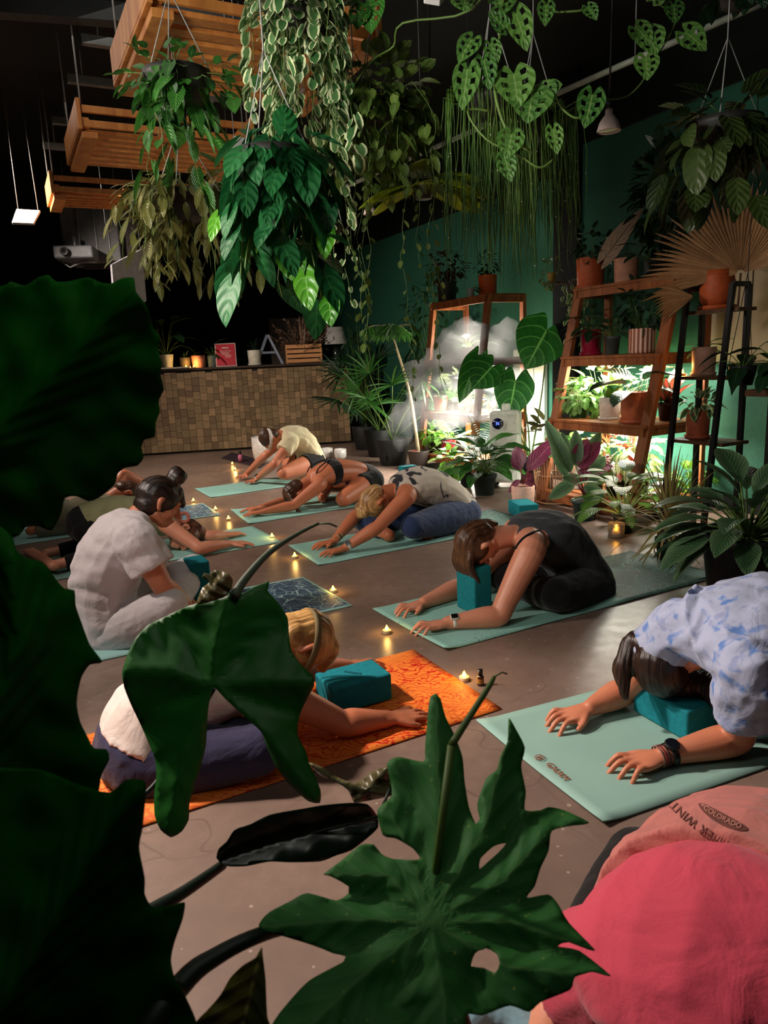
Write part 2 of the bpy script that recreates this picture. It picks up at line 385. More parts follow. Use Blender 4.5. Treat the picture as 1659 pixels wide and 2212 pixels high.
# ================= SETTING
def proj(P):
    d = V(P)-CP; k = d.dot(_f); return IW/2+FPX*d.dot(CR)/k, IH/2-FPX*d.dot(CU)/k
def depth(P): return (V(P)-CP).dot(_f)
def zat(P, y):
    lo, hi = -1.0, 4.0
    for _ in range(40):
        mid = (lo+hi)/2
        if proj(V((P.x, P.y, mid)))[1] > y: lo = mid
        else: hi = mid
    return lo
def NW(n, w, z=0): return N*n + Wd*w + Z*z
def onN(x, n, z):
    P = PL(x, 800, N*n, N)
    for _ in range(6):
        y = proj(V((P.x, P.y, z)))[1]; P = PL(x, y, N*n, N)
    return V((P.x, P.y, z))
WN = 4.62; WF = 5.45
def floor_mat():
    m, t, b = base('concrete', .36, .5); tc = t.a('ShaderNodeTexCoord').outputs['Object']
    n1 = t.a('ShaderNodeTexNoise', {'Vector': tc, 'Scale': 1.3, 'Detail': 7, 'Roughness': .62}).outputs[0]
    n2 = t.a('ShaderNodeTexNoise', {'Vector': tc, 'Scale': 14, 'Detail': 6, 'Roughness': .7}).outputs[0]
    n3 = t.a('ShaderNodeTexNoise', {'Vector': tc, 'Scale': 90, 'Detail': 3}).outputs[0]
    c = t.mix(t.m('MULTIPLY_ADD', n1, 2.2, -.6, clamp=True), lin((108, 88, 78)), lin((150, 127, 114)))
    c = t.mix(t.m('MULTIPLY_ADD', n2, 2.4, -.95, clamp=True), c, lin((112, 93, 82)))
    sp = t.a('ShaderNodeTexVoronoi', {'Vector': tc, 'Scale': 16, 'Randomness': 1}).outputs['Distance']
    c = t.mix(t.m('MULTIPLY', t.m('LESS_THAN', t.m('ADD', sp, t.m('MULTIPLY', n2, .25)), .2), .6), c, lin((180, 163, 152)))
    vc = t.a('ShaderNodeTexVoronoi', {'Vector': t.a('ShaderNodeVectorMath', {0: tc, 1: t.a('ShaderNodeTexNoise', {'Vector': tc, 'Scale': 2.5}).outputs[1]}, operation='ADD').outputs[0], 'Scale': .8}, feature='DISTANCE_TO_EDGE').outputs[0]
    c = t.mix(t.m('MULTIPLY', t.m('LESS_THAN', vc, .003), .28), c, lin((66, 50, 42)))
    t.l.new(c, b.inputs['Base Color'])
    t.l.new(t.m('MULTIPLY_ADD', n2, .3, .2), b.inputs['Roughness'])
    t.l.new(t.bump(t.m('ADD', n2, t.m('MULTIPLY', n3, .3)), .12, .004), b.inputs['Normal']); return m
FM = floor_mat()
def slab(name, cs, m, thick, up=Z):
    mb = MB(); cs = [V(c) for c in cs]; k = len(cs); mb.v = cs + [c - up*thick for c in cs]
    mb.face(list(range(k))); mb.face([i+k for i in range(k)][::-1])
    for i in range(k): j = (i+1) % k; mb.face([i, i+k, j+k, j])
    return tag(mb.build(name, m, smooth=False), kind='structure')
WB = 13.6   # far end along the right wall
Q = [NW(WF, -4.5), NW(WF, WB), NW(-5.2, WB), NW(-5.2, -4.5)]
slab('floor', Q[::-1][::-1], FM, .1)
black = mat('black_paint', (15, 16, 16), .8, .2, sc=3); green = mat('green_paint', (38, 88, 70), .7, .25, sc=40, bump=.05, col2=(33, 79, 62))
CE = 3.5
slab('ceiling', [q + Z*(CE+.1) for q in Q], black, .1)
def wall(name, a, b_, m, z0=0, z1=CE, th=.12, out=V((1, 0, 0))):
    mb = MB(); d = (b_-a); mb.box((a+b_)/2 + out*th/2 + Z*((z0+z1)/2), (d.length, th, z1-z0), (d.normalized(), out, Z)); return tag(mb.build(name, m, smooth=False), kind='structure')
ca = PL(1206, 500, N*WN, N); cb = PL(1257, 500, N*WN, N); wa, wb = ca.dot(Wd), cb.dot(Wd)
wall('wall_right_near', NW(WN, -4.5), NW(WN, wa), green, out=N); wall('wall_right_far', NW(WF, wa-.2), Q[1], green, out=N); wall('wall_back', Q[2], Q[1] + N*.12, black, out=Wd)
wall('wall_return', NW(WN+.12, wa), NW(WF, wa), green, out=-Wd)
wall('wall_left', Q[3], Q[2], black, out=-N); wall('wall_front', Q[3], NW(WN+.12, -4.5), black, out=-Wd)
# column between the two ladder shelves, lower pale panelling
mb = MB(); mb.box(NW(WN-.03, (wa+wb)/2, 1.74), (.06, abs(wa-wb), 3.5), (N, Wd, Z)); tag(mb.build('trim_1', black, smooth=False), kind='structure')
dark_g = mat('dark_upper_band', (9, 14, 13), .8, .2)  # near-black band along the top of the green walls
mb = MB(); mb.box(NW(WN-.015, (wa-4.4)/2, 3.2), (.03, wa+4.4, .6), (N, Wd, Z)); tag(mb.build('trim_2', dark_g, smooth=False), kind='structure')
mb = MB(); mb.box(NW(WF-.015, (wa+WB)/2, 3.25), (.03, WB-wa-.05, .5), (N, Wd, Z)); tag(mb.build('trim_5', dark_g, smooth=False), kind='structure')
pale = mat('pale_board', (196, 206, 196), .6, .3, sc=6, st=(1, 1, .1), col2=(170, 184, 176))
mb = MB(); a = PL(1118, 850, N*WF, N).dot(Wd); b_ = PL(1186, 850, N*WF, N).dot(Wd)
for i in range(3): mb.box(NW(WF-.04, a+(b_-a)*(i+.5)/3, .62), (.05, abs(a-b_)/3-.012, 1.24), (N, Wd, Z))
tag(mb.build('trim_3', pale, smooth=False, bevel=.004), kind='structure')
a = PL(1518, 850, N*WN, N).dot(Wd); b_ = a-1.6; mb = MB()
for i in range(8): mb.box(NW(WN-.03, a+(b_-a)*(i+.5)/8, 1.42), (.05, .19, .72), (N, Wd, Z))
tag(mb.build('trim_4', mat('cream_board', (205, 196, 166), .6, .3, sc=6, st=(1, 1, .1)), smooth=False, bevel=.004), kind='structure')
for i, (za) in enumerate((.05,)):
    mb = MB(); mb.box(NW(WN-.01, (wa-4.4)/2, za), (.02, wa+4.4, .1), (N, Wd, Z)); tag(mb.build('baseboard_right', black, smooth=False), kind='structure')
# ================= MATS
def mframe(near, far, ang, flip=1):
    a = F(*near); b_ = F(*far); d = V((cos(rad(ang)), sin(rad(ang)), 0))*flip; v = V((-d.y, d.x, 0))
    if (b_-a).dot(v) < 0: v = -v
    return (a, d, v, (b_-a).dot(v), (b_-a).dot(d))
MT = {'D': mframe((960, 1408), (805, 1318), 28.2), 'C': mframe((687, 1223), (623, 1180), 30), 'B': mframe((537, 1133), (497, 1103), 32), 'A': mframe((455, 1076), (410, 1053), 34),
      'E': mframe((1302, 1786), (1037, 1570), 22.6), 'G': mframe((1083, 1533), (892, 1405), 28.1, -1), 'H': mframe((762, 1310), (653, 1247), 28, -1),
      'J': mframe((608, 1172), (540, 1135), 29, -1), 'I': mframe((476, 1113), (436, 1087), 30, -1)}
MH = .006
def MP(n, u, v, z=0): a, d, s, w, k = MT[n]; return a + d*u + s*v + Z*z
def PV(n, x, y, v): a, d, s, w, k = MT[n]; return PL(x, y, a + s*v, s)
def matm(name, c, pat=None, c2=(60, 90, 110), c3=None, sc=9, reg=None, th=.1):
    m, t, b = base(name, .62, .35); uv = t.a('ShaderNodeUVMap').outputs[0]; tc = t.a('ShaderNodeTexCoord').outputs['Object']
    n0 = t.a('ShaderNodeTexNoise', {'Vector': tc, 'Scale': 6, 'Detail': 4}).outputs[0]; col = t.mix(n0, tuple(x*.88 for x in lin(c)), lin(c))
    sp = t.a('ShaderNodeSeparateXYZ', {0: uv})
    if pat:
        wv = t.a('ShaderNodeTexWave', {'Vector': tc, 'Scale': sc, 'Distortion': 14, 'Detail': 3, 'Detail Scale': 1.3, 'Detail Roughness': .6}, wave_type='RINGS').outputs['Fac']
        w2 = t.a('ShaderNodeTexVoronoi', {'Vector': tc, 'Scale': sc*2.2}, feature='DISTANCE_TO_EDGE').outputs[0]
        ln = t.m('LESS_THAN', t.m('ABSOLUTE', t.m('SUBTRACT', wv, .5)), th)
        msk = t.m('MULTIPLY_ADD', t.a('ShaderNodeTexNoise', {'Vector': tc, 'Scale': 3, 'Detail': 2}).outputs[0], 6, -2.6, clamp=True)
        if pat == 'lines':
            far = t.m('MULTIPLY_ADD', t.m('ADD', sp.outputs[1], n0), 4, -5.2, clamp=True)  # far end darkens: shade as well as pattern put into the colour
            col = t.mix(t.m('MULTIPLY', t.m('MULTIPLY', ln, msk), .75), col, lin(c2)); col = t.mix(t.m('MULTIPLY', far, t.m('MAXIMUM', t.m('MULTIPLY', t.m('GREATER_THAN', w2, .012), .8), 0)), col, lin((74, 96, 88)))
        if pat == 'dense':
            e = t.m('MINIMUM', t.m('MINIMUM', sp.outputs[0], t.m('SUBTRACT', 1, sp.outputs[0])), t.m('MULTIPLY', sp.outputs[1], 2.6))
            inn = t.m('MULTIPLY', t.m('GREATER_THAN', e, .035), t.m('LESS_THAN', t.m('ADD', sp.outputs[1], t.m('MULTIPLY', n0, .3)), .85)); f2 = t.mix(t.m('MAXIMUM', ln, t.m('MULTIPLY', t.m('LESS_THAN', w2, .02), .8)), lin(c2), lin(c3)); col = t.mix(inn, col, f2)
        if pat == 'paisley':
            r2 = t.a('ShaderNodeTexWave', {'Vector': tc, 'Scale': 26, 'Distortion': 9, 'Detail': 2}, wave_type='RINGS').outputs['Fac']
            k = t.m('MAXIMUM', ln, t.m('MULTIPLY', t.m('LESS_THAN', w2, .035), t.m('GREATER_THAN', r2, .4)))
            k = t.m('MULTIPLY', k, t.m('MULTIPLY_ADD', msk, .5, .5)); col = t.mix(k, col, lin(c2))
    t.l.new(col, b.inputs['Base Color'])
    ck = t.a('ShaderNodeTexChecker', {'Vector': tc, 'Scale': 260}).outputs[1]; t.l.new(t.bump(t.m('ADD', ck, t.m('MULTIPLY', n0, 2)), .15, .003), b.inputs['Normal']); return m
aqua = (152, 206, 194)
def ymat(n, L, m, label, curl=(0, 0), bumpamp=.003, group=None, v0=None, w=None):
    a, d, s, wd, sk = MT[n]; w = w or wd; nu, nv = 46, 16; mb = MB(); sd = ord(n)
    for i in range(nu+1):
        for j in range(nv+1):
            u = i/nu; v = j/nv; x = L*u
            h = MH + bumpamp*max(0, noise.noise(V((x*2.3+sd, v*1.4, 0)))+.15)
            e0 = max(0, 1-x/.1); h += curl[0]*e0**2*(1-v)**2 + curl[1]*e0**2*v**2
            mb.v.append(a + d*(x + sk*v) + s*(w*v) + Z*h)
    for i in range(nu):
        for j in range(nv):
            q = i*(nv+1)+j; f_ = [q, q+nv+1, q+nv+2, q+1]; uvs = [(j/nv, i/nu*L), (j/nv, (i+1)/nu*L), ((j+1)/nv, (i+1)/nu*L), ((j+1)/nv, i/nu*L)]
            if d.cross(s).z < 0: f_ = f_[::-1]; uvs = uvs[::-1]
            mb.face(f_, uvs)
    o = mb.build('yoga_mat', m, sol=.0045); o.modifiers['solid'].offset = -1
    return tag(o, label, 'yoga mat', group)
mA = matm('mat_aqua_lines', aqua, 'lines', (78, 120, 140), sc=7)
mPl = matm('mat_aqua', (150, 190, 178)); mOr = matm('mat_orange', (255, 138, 50), 'paisley', (206, 36, 14), sc=6, th=.19)
mNv = matm('mat_navy', (160, 208, 205), 'dense', (38, 68, 98), (170, 206, 205), sc=6, th=.07)
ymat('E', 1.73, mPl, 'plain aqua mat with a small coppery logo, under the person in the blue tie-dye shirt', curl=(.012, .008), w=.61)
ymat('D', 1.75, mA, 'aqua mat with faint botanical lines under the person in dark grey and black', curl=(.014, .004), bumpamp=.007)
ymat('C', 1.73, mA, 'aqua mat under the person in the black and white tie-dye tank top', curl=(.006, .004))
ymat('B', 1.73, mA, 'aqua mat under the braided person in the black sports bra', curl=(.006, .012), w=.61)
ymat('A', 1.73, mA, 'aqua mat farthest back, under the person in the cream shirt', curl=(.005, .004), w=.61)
ymat('G', 1.76, mOr, 'bright orange mat with red floral print', w=.61)
ymat('H', 1.73, mNv, 'navy and aqua patterned mat under the seated person in white', w=.61)
ymat('J', 1.85, mA, 'aqua mat under the person lying forward with a brown ponytail', w=.61)
ymat('I', 1.85, mNv, 'dark patterned mat under the person in the olive top', w=.61)
# logo on the plain mat
def text(s, size, m, parent, M, ext=.0006, name='lettering', font=None):
    cu = bpy.data.curves.new('t', 'FONT'); cu.body = s; cu.size = size; cu.extrude = ext; cu.align_x = 'CENTER'; cu.align_y = 'CENTER'
    o = bpy.data.objects.new('t', cu); COL.objects.link(o); dg = bpy.context.evaluated_depsgraph_get()
    me = bpy.data.meshes.new_from_object(o.evaluated_get(dg)); bpy.data.objects.remove(o); me.transform(M); me.materials.clear(); me.materials.append(m); me.name = name
    o = bpy.data.objects.new(name, me); COL.objects.link(o)
    if parent:
        o.parent = parent; o.matrix_parent_inverse = Matrix.Translation(-parent.location)
    return o
def basis(c, x, y): x = x.normalized(); z = x.cross(y).normalized(); y = z.cross(x); return Matrix(((x.x, y.x, z.x, c.x), (x.y, y.y, z.y, c.y), (x.z, y.z, z.z, c.z), (0, 0, 0, 1)))
cop = mat('copper_print', (160, 92, 62), .5, .4); eM = [o for o in COL.objects if o.get('label', '').startswith('plain aqua')][0]
lc = F(1204, 1666, .012); ld = (F(1222, 1682, .012)-F(1176, 1643, .012)).normalized()
text('GAIAM', .031, cop, eM, basis(lc, ld, Z.cross(ld)), name='lettering')
lg = F(1166, 1636, .012); mb = MB()
for k in range(6):
    a_ = k*pi/3; dd = V((cos(a_), sin(a_), 0)); mb.tube([lg, lg+dd*.008+V((-dd.y, dd.x, 0))*.003, lg+dd*.013], .0012, 4)
mb.tube([lg+V((cos(t*pi/8), sin(t*pi/8), 0))*.015 for t in range(17)], .001, 4); mb.build('flower_mark', cop, eM)
# ================= BLOCKS
foam = mat('teal_foam', (28, 128, 138), .85, .15, sc=60, bump=.1, col2=(24, 112, 124)); foamd = mat('foam_print', (18, 70, 80), .8, .2)
def block(c, along, size, label, writing=None):
    """size along,across,height ; c = base centre"""
    al = along.normalized(); ac = Z.cross(al); mb = MB(); mb.box(V((0, 0, size[2]/2)), size, (al, ac, Z)); 
    for i in range(len(mb.v)): mb.v[i] = mb.v[i] + V(c)
    o = mb.build('yoga_block', foam, smooth=False, bevel=.009); o.modifiers['bevel'].segments = 4
    tag(o, label, 'yoga block')
    if writing:
        M_ = basis(V(c)+Z*(size[2]+.0005), writing[1], Z.cross(writing[1])); text(writing[0], .022, foamd, o, M_)
    return o
gd = MT['G'][1]
bc = F(762, 1522, .0); ax_ = V((cos(rad(-62+14)), sin(rad(-62+14)), 0))
block(F(765, 1510, .011), (F(827, 1525)-F(745, 1555)).normalized()*0 + (F(745, 1556)-F(694, 1505)).normalized(), (.155, .23, .1), 'teal block lying on the orange mat', ('GAIAM', (F(830, 1480)-F(695, 1460)).normalized()))
block(MP('D', .385, .325, .011), MT['D'][1], (.10, .15, .225), 'teal block standing upright under the forehead on the aqua mat')
block(F(1462, 1556, .011), (F(1465, 1597)-F(1355, 1532)).normalized(), (.23, .155, .1), 'teal block under the dark ponytailed head at the right edge')
block(F(432, 1298, .011), MT['H'][1], (.10, .15, .225), 'teal block standing upright beside the seated person in white')
block(NW(3.2, 5.75), N, (.155, .10, .23), 'teal block standing upright on the floor before the bright back shelf')
block(F(1130, 1112, .0), V((1, .15, 0)), (.155, .24, .1), 'teal block lying on the floor behind the person in dark grey')
# ================= TEALIGHTS
wax = mat('white_plastic', (230, 205, 160), .4, .4); fl = mat('flame', (255, 190, 60), .3, .2, emis=((255, 190, 50), 26.0))
def tealight(P, label, group=None, power=.35):
    o = empty('tealight', P, label, 'candle', group); mb = MB(); mb.lathe([(0, 0), (.019, 0), (.0195, .003), (.0195, .015), (.018, .017), (.008, .0155), (.0, .0155)], P, 20); mb.build('cup', wax, o)
    mb = MB(); mb.lathe([(0, .0155), (.0075, .017), (.0085, .022), (.006, .029), (.0025, .036), (0, .040)], P, 14); mb.build('flame', fl, o)
    l = bpy.data.lights.new('candle_glow', 'POINT'); l.energy = power; l.color = (1, .55, .15); l.shadow_soft_size = .012
    lo = bpy.data.objects.new('candle_glow', l); lo.location = P+Z*.052; COL.objects.link(lo); return o
G1 = 'tealights on the floor between the two rows of mats'
for x, y, tx in ((418, 1085, 'tealight nearest the farthest aqua mat, first of the row'), (466, 1103, 'tealight beside the corner of the small dark patterned mat'), (494, 1124, 'tealight before the braided person\'s hands'),
              (588, 1163, 'tealight at the corner of the mat with the outstretched arms'), (637, 1206, 'tealight by the mat with the white-watched hands'), (720, 1280, 'tealight behind the navy patterned mat corner'),
              (836, 1368, 'tealight between the orange mat and the dark grey person\'s mat'), (1003, 1470, 'tealight closest to the camera, beside the small brown bottle')):
    tealight(F(x, y), tx, G1)
tealight(F(508, 1016), 'bright tealight near the hands of the person in cream', power=.9); tealight(F(502, 1004), 'yellow tealight behind the bright one by the person in cream')
amber = mat('amber_glass', (70, 34, 14), .15, .6); blk = mat('black_plastic', (14, 14, 15), .45, .4)
P = F(1038, 1480); o = empty('oil_bottle', P, 'small dark brown glass bottle beside the closest tealight', 'bottle')
mb = MB(); mb.lathe([(0, 0), (.0125, 0), (.013, .004), (.013, .034), (.007, .041), (.0, .041)], P); mb.build('bottle_body', amber, o)
mb = MB(); mb.lathe([(0, .041), (.0085, .041), (.0085, .062), (0, .062)], P); mb.build('cap', blk, o)
mb = MB(); mb.lathe([(.0132, .010), (.0132, .028)], P); mb.build('paper_label', mat('gold_label', (170, 120, 50), .5), o)
# ================= COUNTER
wdm = mat('mosaic_wood', (1, 1, 1)) if 0 else None
def blockmat():
    m, t, b = base('mosaic_blocks', .6, .35); at = t.a('ShaderNodeAttribute', attribute_name='lv').outputs['Fac']; tc = t.a('ShaderNodeTexCoord').outputs['Object']
    nz = t.a('ShaderNodeTexNoise', {'Vector': t.a('ShaderNodeMapping', {'Vector': tc, 'Scale': (1, 1, 5)}).outputs[0], 'Scale': 12, 'Detail': 5}).outputs[0]
    cr = t.a('ShaderNodeValToRGB', {0: at}); e = cr.color_ramp.elements; e[0].color = (*lin((92, 72, 50)), 1); e[1].color = (*lin((178, 145, 108)), 1); x = e.new(.5); x.color = (*lin((132, 112, 80)), 1)
    t.l.new(t.mix(nz, cr.outputs[0], lin((110, 88, 62))), b.inputs['Base Color']); t.l.new(t.bump(nz, .4, .005), b.inputs['Normal']); return m
BM = blockmat()
ka = F(230, 990); kb = F(752, 957); kd = (kb-ka).normalized(); ko = V((-kd.y, kd.x, 0)); KL = (kb-ka).length; KH = zat((ka+kb)/2, 795)
o = empty('reception_counter', (ka+kb)/2, 'long bar counter faced with brown wooden mosaic blocks against the dark back', 'counter')
mb = MB(); mb.box((ka+kb)/2 + ko*.33 + Z*KH/2, (KL, .6, KH-.02), (kd, ko, Z)); mb.build('carcass', mat('dark_board', (26, 22, 18), .7), o, smooth=False)
mb = MB(); x = 0
while x < KL - .03:
    w = random.choice((.075, .09, .1)); z_ = .03
    while z_ < KH - .06:
        h = random.choice((.085, .1, .11)); h = min(h, KH-.03-z_); mb.box(ka + kd*(x+w/2) + ko*(.02-random.random()*.012) + Z*(z_+h/2), (w-.004, .03, h-.004), (kd, ko, Z), random.random()); z_ += h
    x += w
mb.build('block_facing', BM, o, smooth=False)
mb = MB(); mb.box((ka+kb)/2 + ko*.31 + Z*(KH+.005), (KL+.04, .68, .03), (kd, ko, Z)); mb.build('countertop', mat('counter_wood', (60, 44, 30), .35, .5, sc=4, st=(1, 1, 9)), o, smooth=False, bevel=.004)
KZ = KH+.02; kc = ka+ko*.12
def onK(x): P = PL(x, 790, kc, ko); return V((P.x, P.y, KZ))
def px(P, n): return n*depth(P)/FPX
# ================= POTS AND PLANTS
soil = mat('soil', (38, 26, 18), .95, .1, bump=.8, sc=60)
MC = {}
def pcol(c, rough=.55): 
    k = f'glaze_{c[0]}_{c[1]}_{c[2]}'; return mat(k, c, rough, .4, sc=25, col2=tuple(int(x*.86) for x in c), bump=.03)
terra = (214, 104, 58); teal_p = (38, 70, 66); dkp = (38, 42, 40); white_p = (226, 218, 204); pink_p = (222, 168, 148)
def pot(o, P, r, h, c, style='cyl', saucer=False, rough=.55):
    mb = MB(); t = {'cyl': .92, 'taper': .74, 'nursery': .76, 'round': .8}[style]; k = .94
    if style == 'round': pr_ = [(0, 0), (r*.72, 0), (r*.95, h*.25), (r*1.0, h*.55), (r*.86, h*.85), (r*.82, h), (r*.76, h), (r*.76, h*.9), (0, h*.9)]
    elif style == 'nursery': pr_ = [(0, 0), (r*t, 0), (r*.95, h*.86), (r*1.03, h*.86), (r*1.05, h), (r*.98, h), (r*.93, h*.88), (0, h*.88)]
    else: pr_ = [(0, 0), (r*t*.97, 0), (r*t, h*.02), (r, h*.98), (r*.985, h), (r*.9, h), (r*.88, h*.88), (0, h*.88)]
    z0 = .012 if saucer else 0
    mb.lathe(pr_, V(P)+Z*z0, 30); mb.build('pot', pcol(c, rough), o)
    if saucer: mb = MB(); mb.lathe([(0, 0), (r*1.0, 0), (r*1.08, h*.12), (r*1.02, h*.12), (r*.95, .008), (0, .008)], P, 30); mb.build('saucer', pcol(c, rough), o)
    mb = MB(); mb.lathe([(0, h*.885), (r*.885, h*.88)], V(P)+Z*(z0+.001), 20); mb.build('soil', soil, o)
    return V(P)+Z*(h*.88+z0)
def arc(b, d0, L, sag, n=5):
    """petiole from b, initial direction d0, bends down by sag"""
    pts = [b.copy()]; d = d0.normalized(); p = b.copy()
    for i in range(n): p = p + d*(L/n); d = (d - Z*sag/n).normalized(); pts.append(p.copy())
    return pts, d
def rosette(b, n, L, W, pet, shape='oval', tilt=(15, 70), sag=.5, fold=.2, droop=.5, lobe=0, jit=.2, face=.5, stemr=.0025, mb=None, ms=None, holes=False, wave=0, nl=6, az=None, rb=.01, sz=.25):
    mb = mb or MB(); ms = ms or MB()
    for i in range(n):
        a = (az[0]+(az[1]-az[0])*random.random() if az else i*2.399+random.uniform(-jit, jit)*3); t = rad(tilt[0]+(tilt[1]-tilt[0])*((i+.5)/n)); k = 1+random.uniform(-sz, sz)
        h = V((cos(a), sin(a), 0)); d0 = h*sin(t)+Z*cos(t)
        if pet > 0:
            pts, d = arc(b+h*rb, d0, pet*k*(1.05-.35*(i/n)), sag); ms.tube(pts, [stemr*1.3]*2+[stemr]*(len(pts)-2), 5); e = pts[-1]
        else: e = b+h*rb; d = d0
        ld = (d*(1-face) + (h*.75 - Z*.35)*face).normalized() if pet > 0 else d
        nr = (Z*.8 + -h*.2 if abs(ld.z) < .9 else -h); nr = (Z - ld*ld.z); nr = nr.normalized() if nr.length > .1 else -h
        mb.leaf(e, ld, nr + rv(.15), L*k, W*k, shape, fold, droop, nl, lobe, holes, wave)
    return mb, ms
def bush(c, r, n, L, W, shape='oval', mb=None, ms=None, root=None, lobe=0, fold=.15, holes=False, droop=.4, hang=.3):
    mb = mb or MB(); ms = ms or MB(); root = root or (V(c)-Z*r[2])
    for i in range(n):
        d = V((random.gauss(0, 1), random.gauss(0, 1), random.gauss(0, 1))).normalized(); q = random.uniform(.45, 1)**.6
        p = V(c) + V((d.x*r[0], d.y*r[1], d.z*r[2]))*q; k = random.uniform(.7, 1.2)
        if i % 4 == 0: ms.tube([root, lerp(root, p, .5)+rv(.01)+Z*.01, p], .0018, 4)
        ld = (d - Z*hang + rv(.5)).normalized(); mb.leaf(p, ld, (Z+d*.6+rv(.3)), L*k, W*k, shape, fold, droop, 4, lobe, holes, nu=1 if L < .05 else 2)
    return mb, ms
stemm = mat('green_stem', (92, 120, 52), .5, .4); brownst = mat('brown_stem', (96, 72, 44), .7, .3); redst = mat('red_stem', (110, 44, 44), .5, .4)
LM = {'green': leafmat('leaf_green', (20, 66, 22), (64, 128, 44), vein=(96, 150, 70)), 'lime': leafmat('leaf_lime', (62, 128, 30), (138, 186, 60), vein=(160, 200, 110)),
      'dark': leafmat('leaf_dark', (10, 34, 20), (30, 66, 34), vein=(50, 88, 48)), 'varieg': leafmat('leaf_variegated', (50, 92, 48), (92, 130, 76), edge=(206, 212, 166), freq=0, bump=.1),
      'calathea': leafmat('leaf_calathea', (84, 140, 50), (130, 176, 76), blotch=(20, 66, 30), vein=(40, 90, 40), freq=7), 'purple': leafmat('leaf_purple', (62, 20, 40), (132, 44, 84), vein=(170, 110, 130), back=(150, 50, 90), freq=8),
      'olive': leafmat('leaf_olive', (66, 76, 30), (124, 120, 56), vein=(140, 140, 90)), 'aglao': leafmat('leaf_aglaonema', (24, 56, 32), (48, 88, 52), blotch=(120, 150, 110), freq=11, vein=(70, 110, 70)),
      'red': leafmat('leaf_red', (120, 34, 30), (190, 70, 54), edge=(70, 90, 40), vein=(220, 120, 100)), 'stripe': leafmat('leaf_striped', (98, 120, 44), (150, 160, 70), edge=(176, 120, 110), freq=0, bump=0),
      'tan': leafmat('leaf_dried', (150, 112, 74), (196, 150, 104), freq=0, bump=0, trans=.1), 'fitt': leafmat('leaf_white_veined', (50, 110, 40), (110, 170, 60), vein=(230, 230, 200), freq=6),
      'cream': leafmat('leaf_cream', (200, 200, 150), (236, 232, 200), vein=(130, 170, 90), edge=(120, 160, 70)), 'pinkcal': leafmat('leaf_pale_pink', (176, 150, 130), (206, 186, 160), vein=(70, 70, 50), freq=7)}
def place(name, P, label, cat='potted plant', group=None): return empty(name, P, label, cat, group)
def fin(o, mb, ms, lm, sm=stemm, name='foliage'):
    if mb.f: mb.build(name, LM[lm] if isinstance(lm, str) else lm, o)
    if ms and ms.f: ms.build('stems', sm, o)
def potted(P, r, h, c, label, spec, lm='green', style='cyl', saucer=False, name='potted_plant', sm=stemm, rough=.55, group=None):
    o = place(name, P, label, group=group); b = pot(o, P, r, h, c, style, saucer, rough)
    mb, ms = spec(b); fin(o, mb, ms, lm, sm); return o
# ---- counter things
def K(x): return onK(x)
P = K(361); potted(P, .1, .2, (225, 216, 196), 'cream pot at the left end of the counter with a tall dark plant', lambda b: rosette(b, 16, .4, .14, .5, 'oval', (8, 55), .7), 'dark', 'taper')
P = K(401); potted(P, .075, .15, (90, 74, 50), 'small olive pot with spiky succulent on the counter', lambda b: rosette(b, 16, .13, .025, 0, 'spear', (5, 60)), 'dark')
P = K(430) - ko*.0
o = potted(P, .1, .17, (206, 130, 100), 'ribbed terracotta pot glowing by the counter tealight', lambda b: rosette(b, 6, .1, .03, .03, 'lance', (10, 50)), 'dark', 'cyl')
tealight(K(421) - ko*.16, 'lit tealight in front of the ribbed pot on the counter', power=2.0)
tealight(K(404) - ko*.16, 'lit tealight beside the olive pot on the counter', power=1.0)
P = K(462); potted(P, .085, .16, (70, 84, 84), 'grey pot with a small palm behind the red sign', lambda b: rosette(b, 12, .22, .05, .15, 'lance', (10, 60), .7), 'dark')
P = K(551); potted(P, .095, .2, (214, 210, 196), 'white cylinder pot with a slim plant between the sign and the letter', lambda b: rosette(b, 8, .22, .03, 0, 'strap', (5, 35)), 'dark', 'cyl', True)
# red sign
P = K(490)-ko*.09; redm = mat('red_poster', (196, 34, 56), .4, .4, sc=2, col2=(176, 30, 52)); wt = mat('white_ink', (235, 225, 215), .6)
o = empty('tabletop_sign', P, 'red framed sign with pale lettering standing on the counter', 'sign'); mb = MB(); tl = (Z*.98+ko*.2).normalized(); sc_ = P+tl*.165
mb.box(sc_, (.29, .012, .33), (kd, ko, tl)); mb.build('sign_frame', mat('pale_frame', (214, 190, 184), .4), o, smooth=False)
mb = MB(); mb.box(sc_-ko*.008, (.265, .006, .305), (kd, ko, tl)); po = mb.build('poster', redm, o, smooth=False)
Mx = lambda x, z_: basis(sc_ - ko*.0125 + kd*x + tl*z_, kd, tl)
mb = MB(); mb.box(sc_-ko*.012+tl*.1, (.09, .002, .014), (kd, ko, tl))
for i in range(5): mb.box(sc_-ko*.012+tl*(.055-i*.022)+kd*(.03 if i > 2 else 0), (.15-.02*(i % 3) - (.05 if i > 2 else 0), .002, .006), (kd, ko, tl))
mb.build('small_print', wt, po, smooth=False)
P = K(374)-ko*.02; o = empty('booklet_stack', P-kd*.05-ko*.12, 'pale booklets lying at the left end of the counter', 'booklets')
mb = MB(); mb.box(P-ko*.12+Z*.012, (.5, .16, .02), (kd, ko, Z)); mb.build('cover', mat('paper', (180, 168, 150), .7), o, smooth=False)
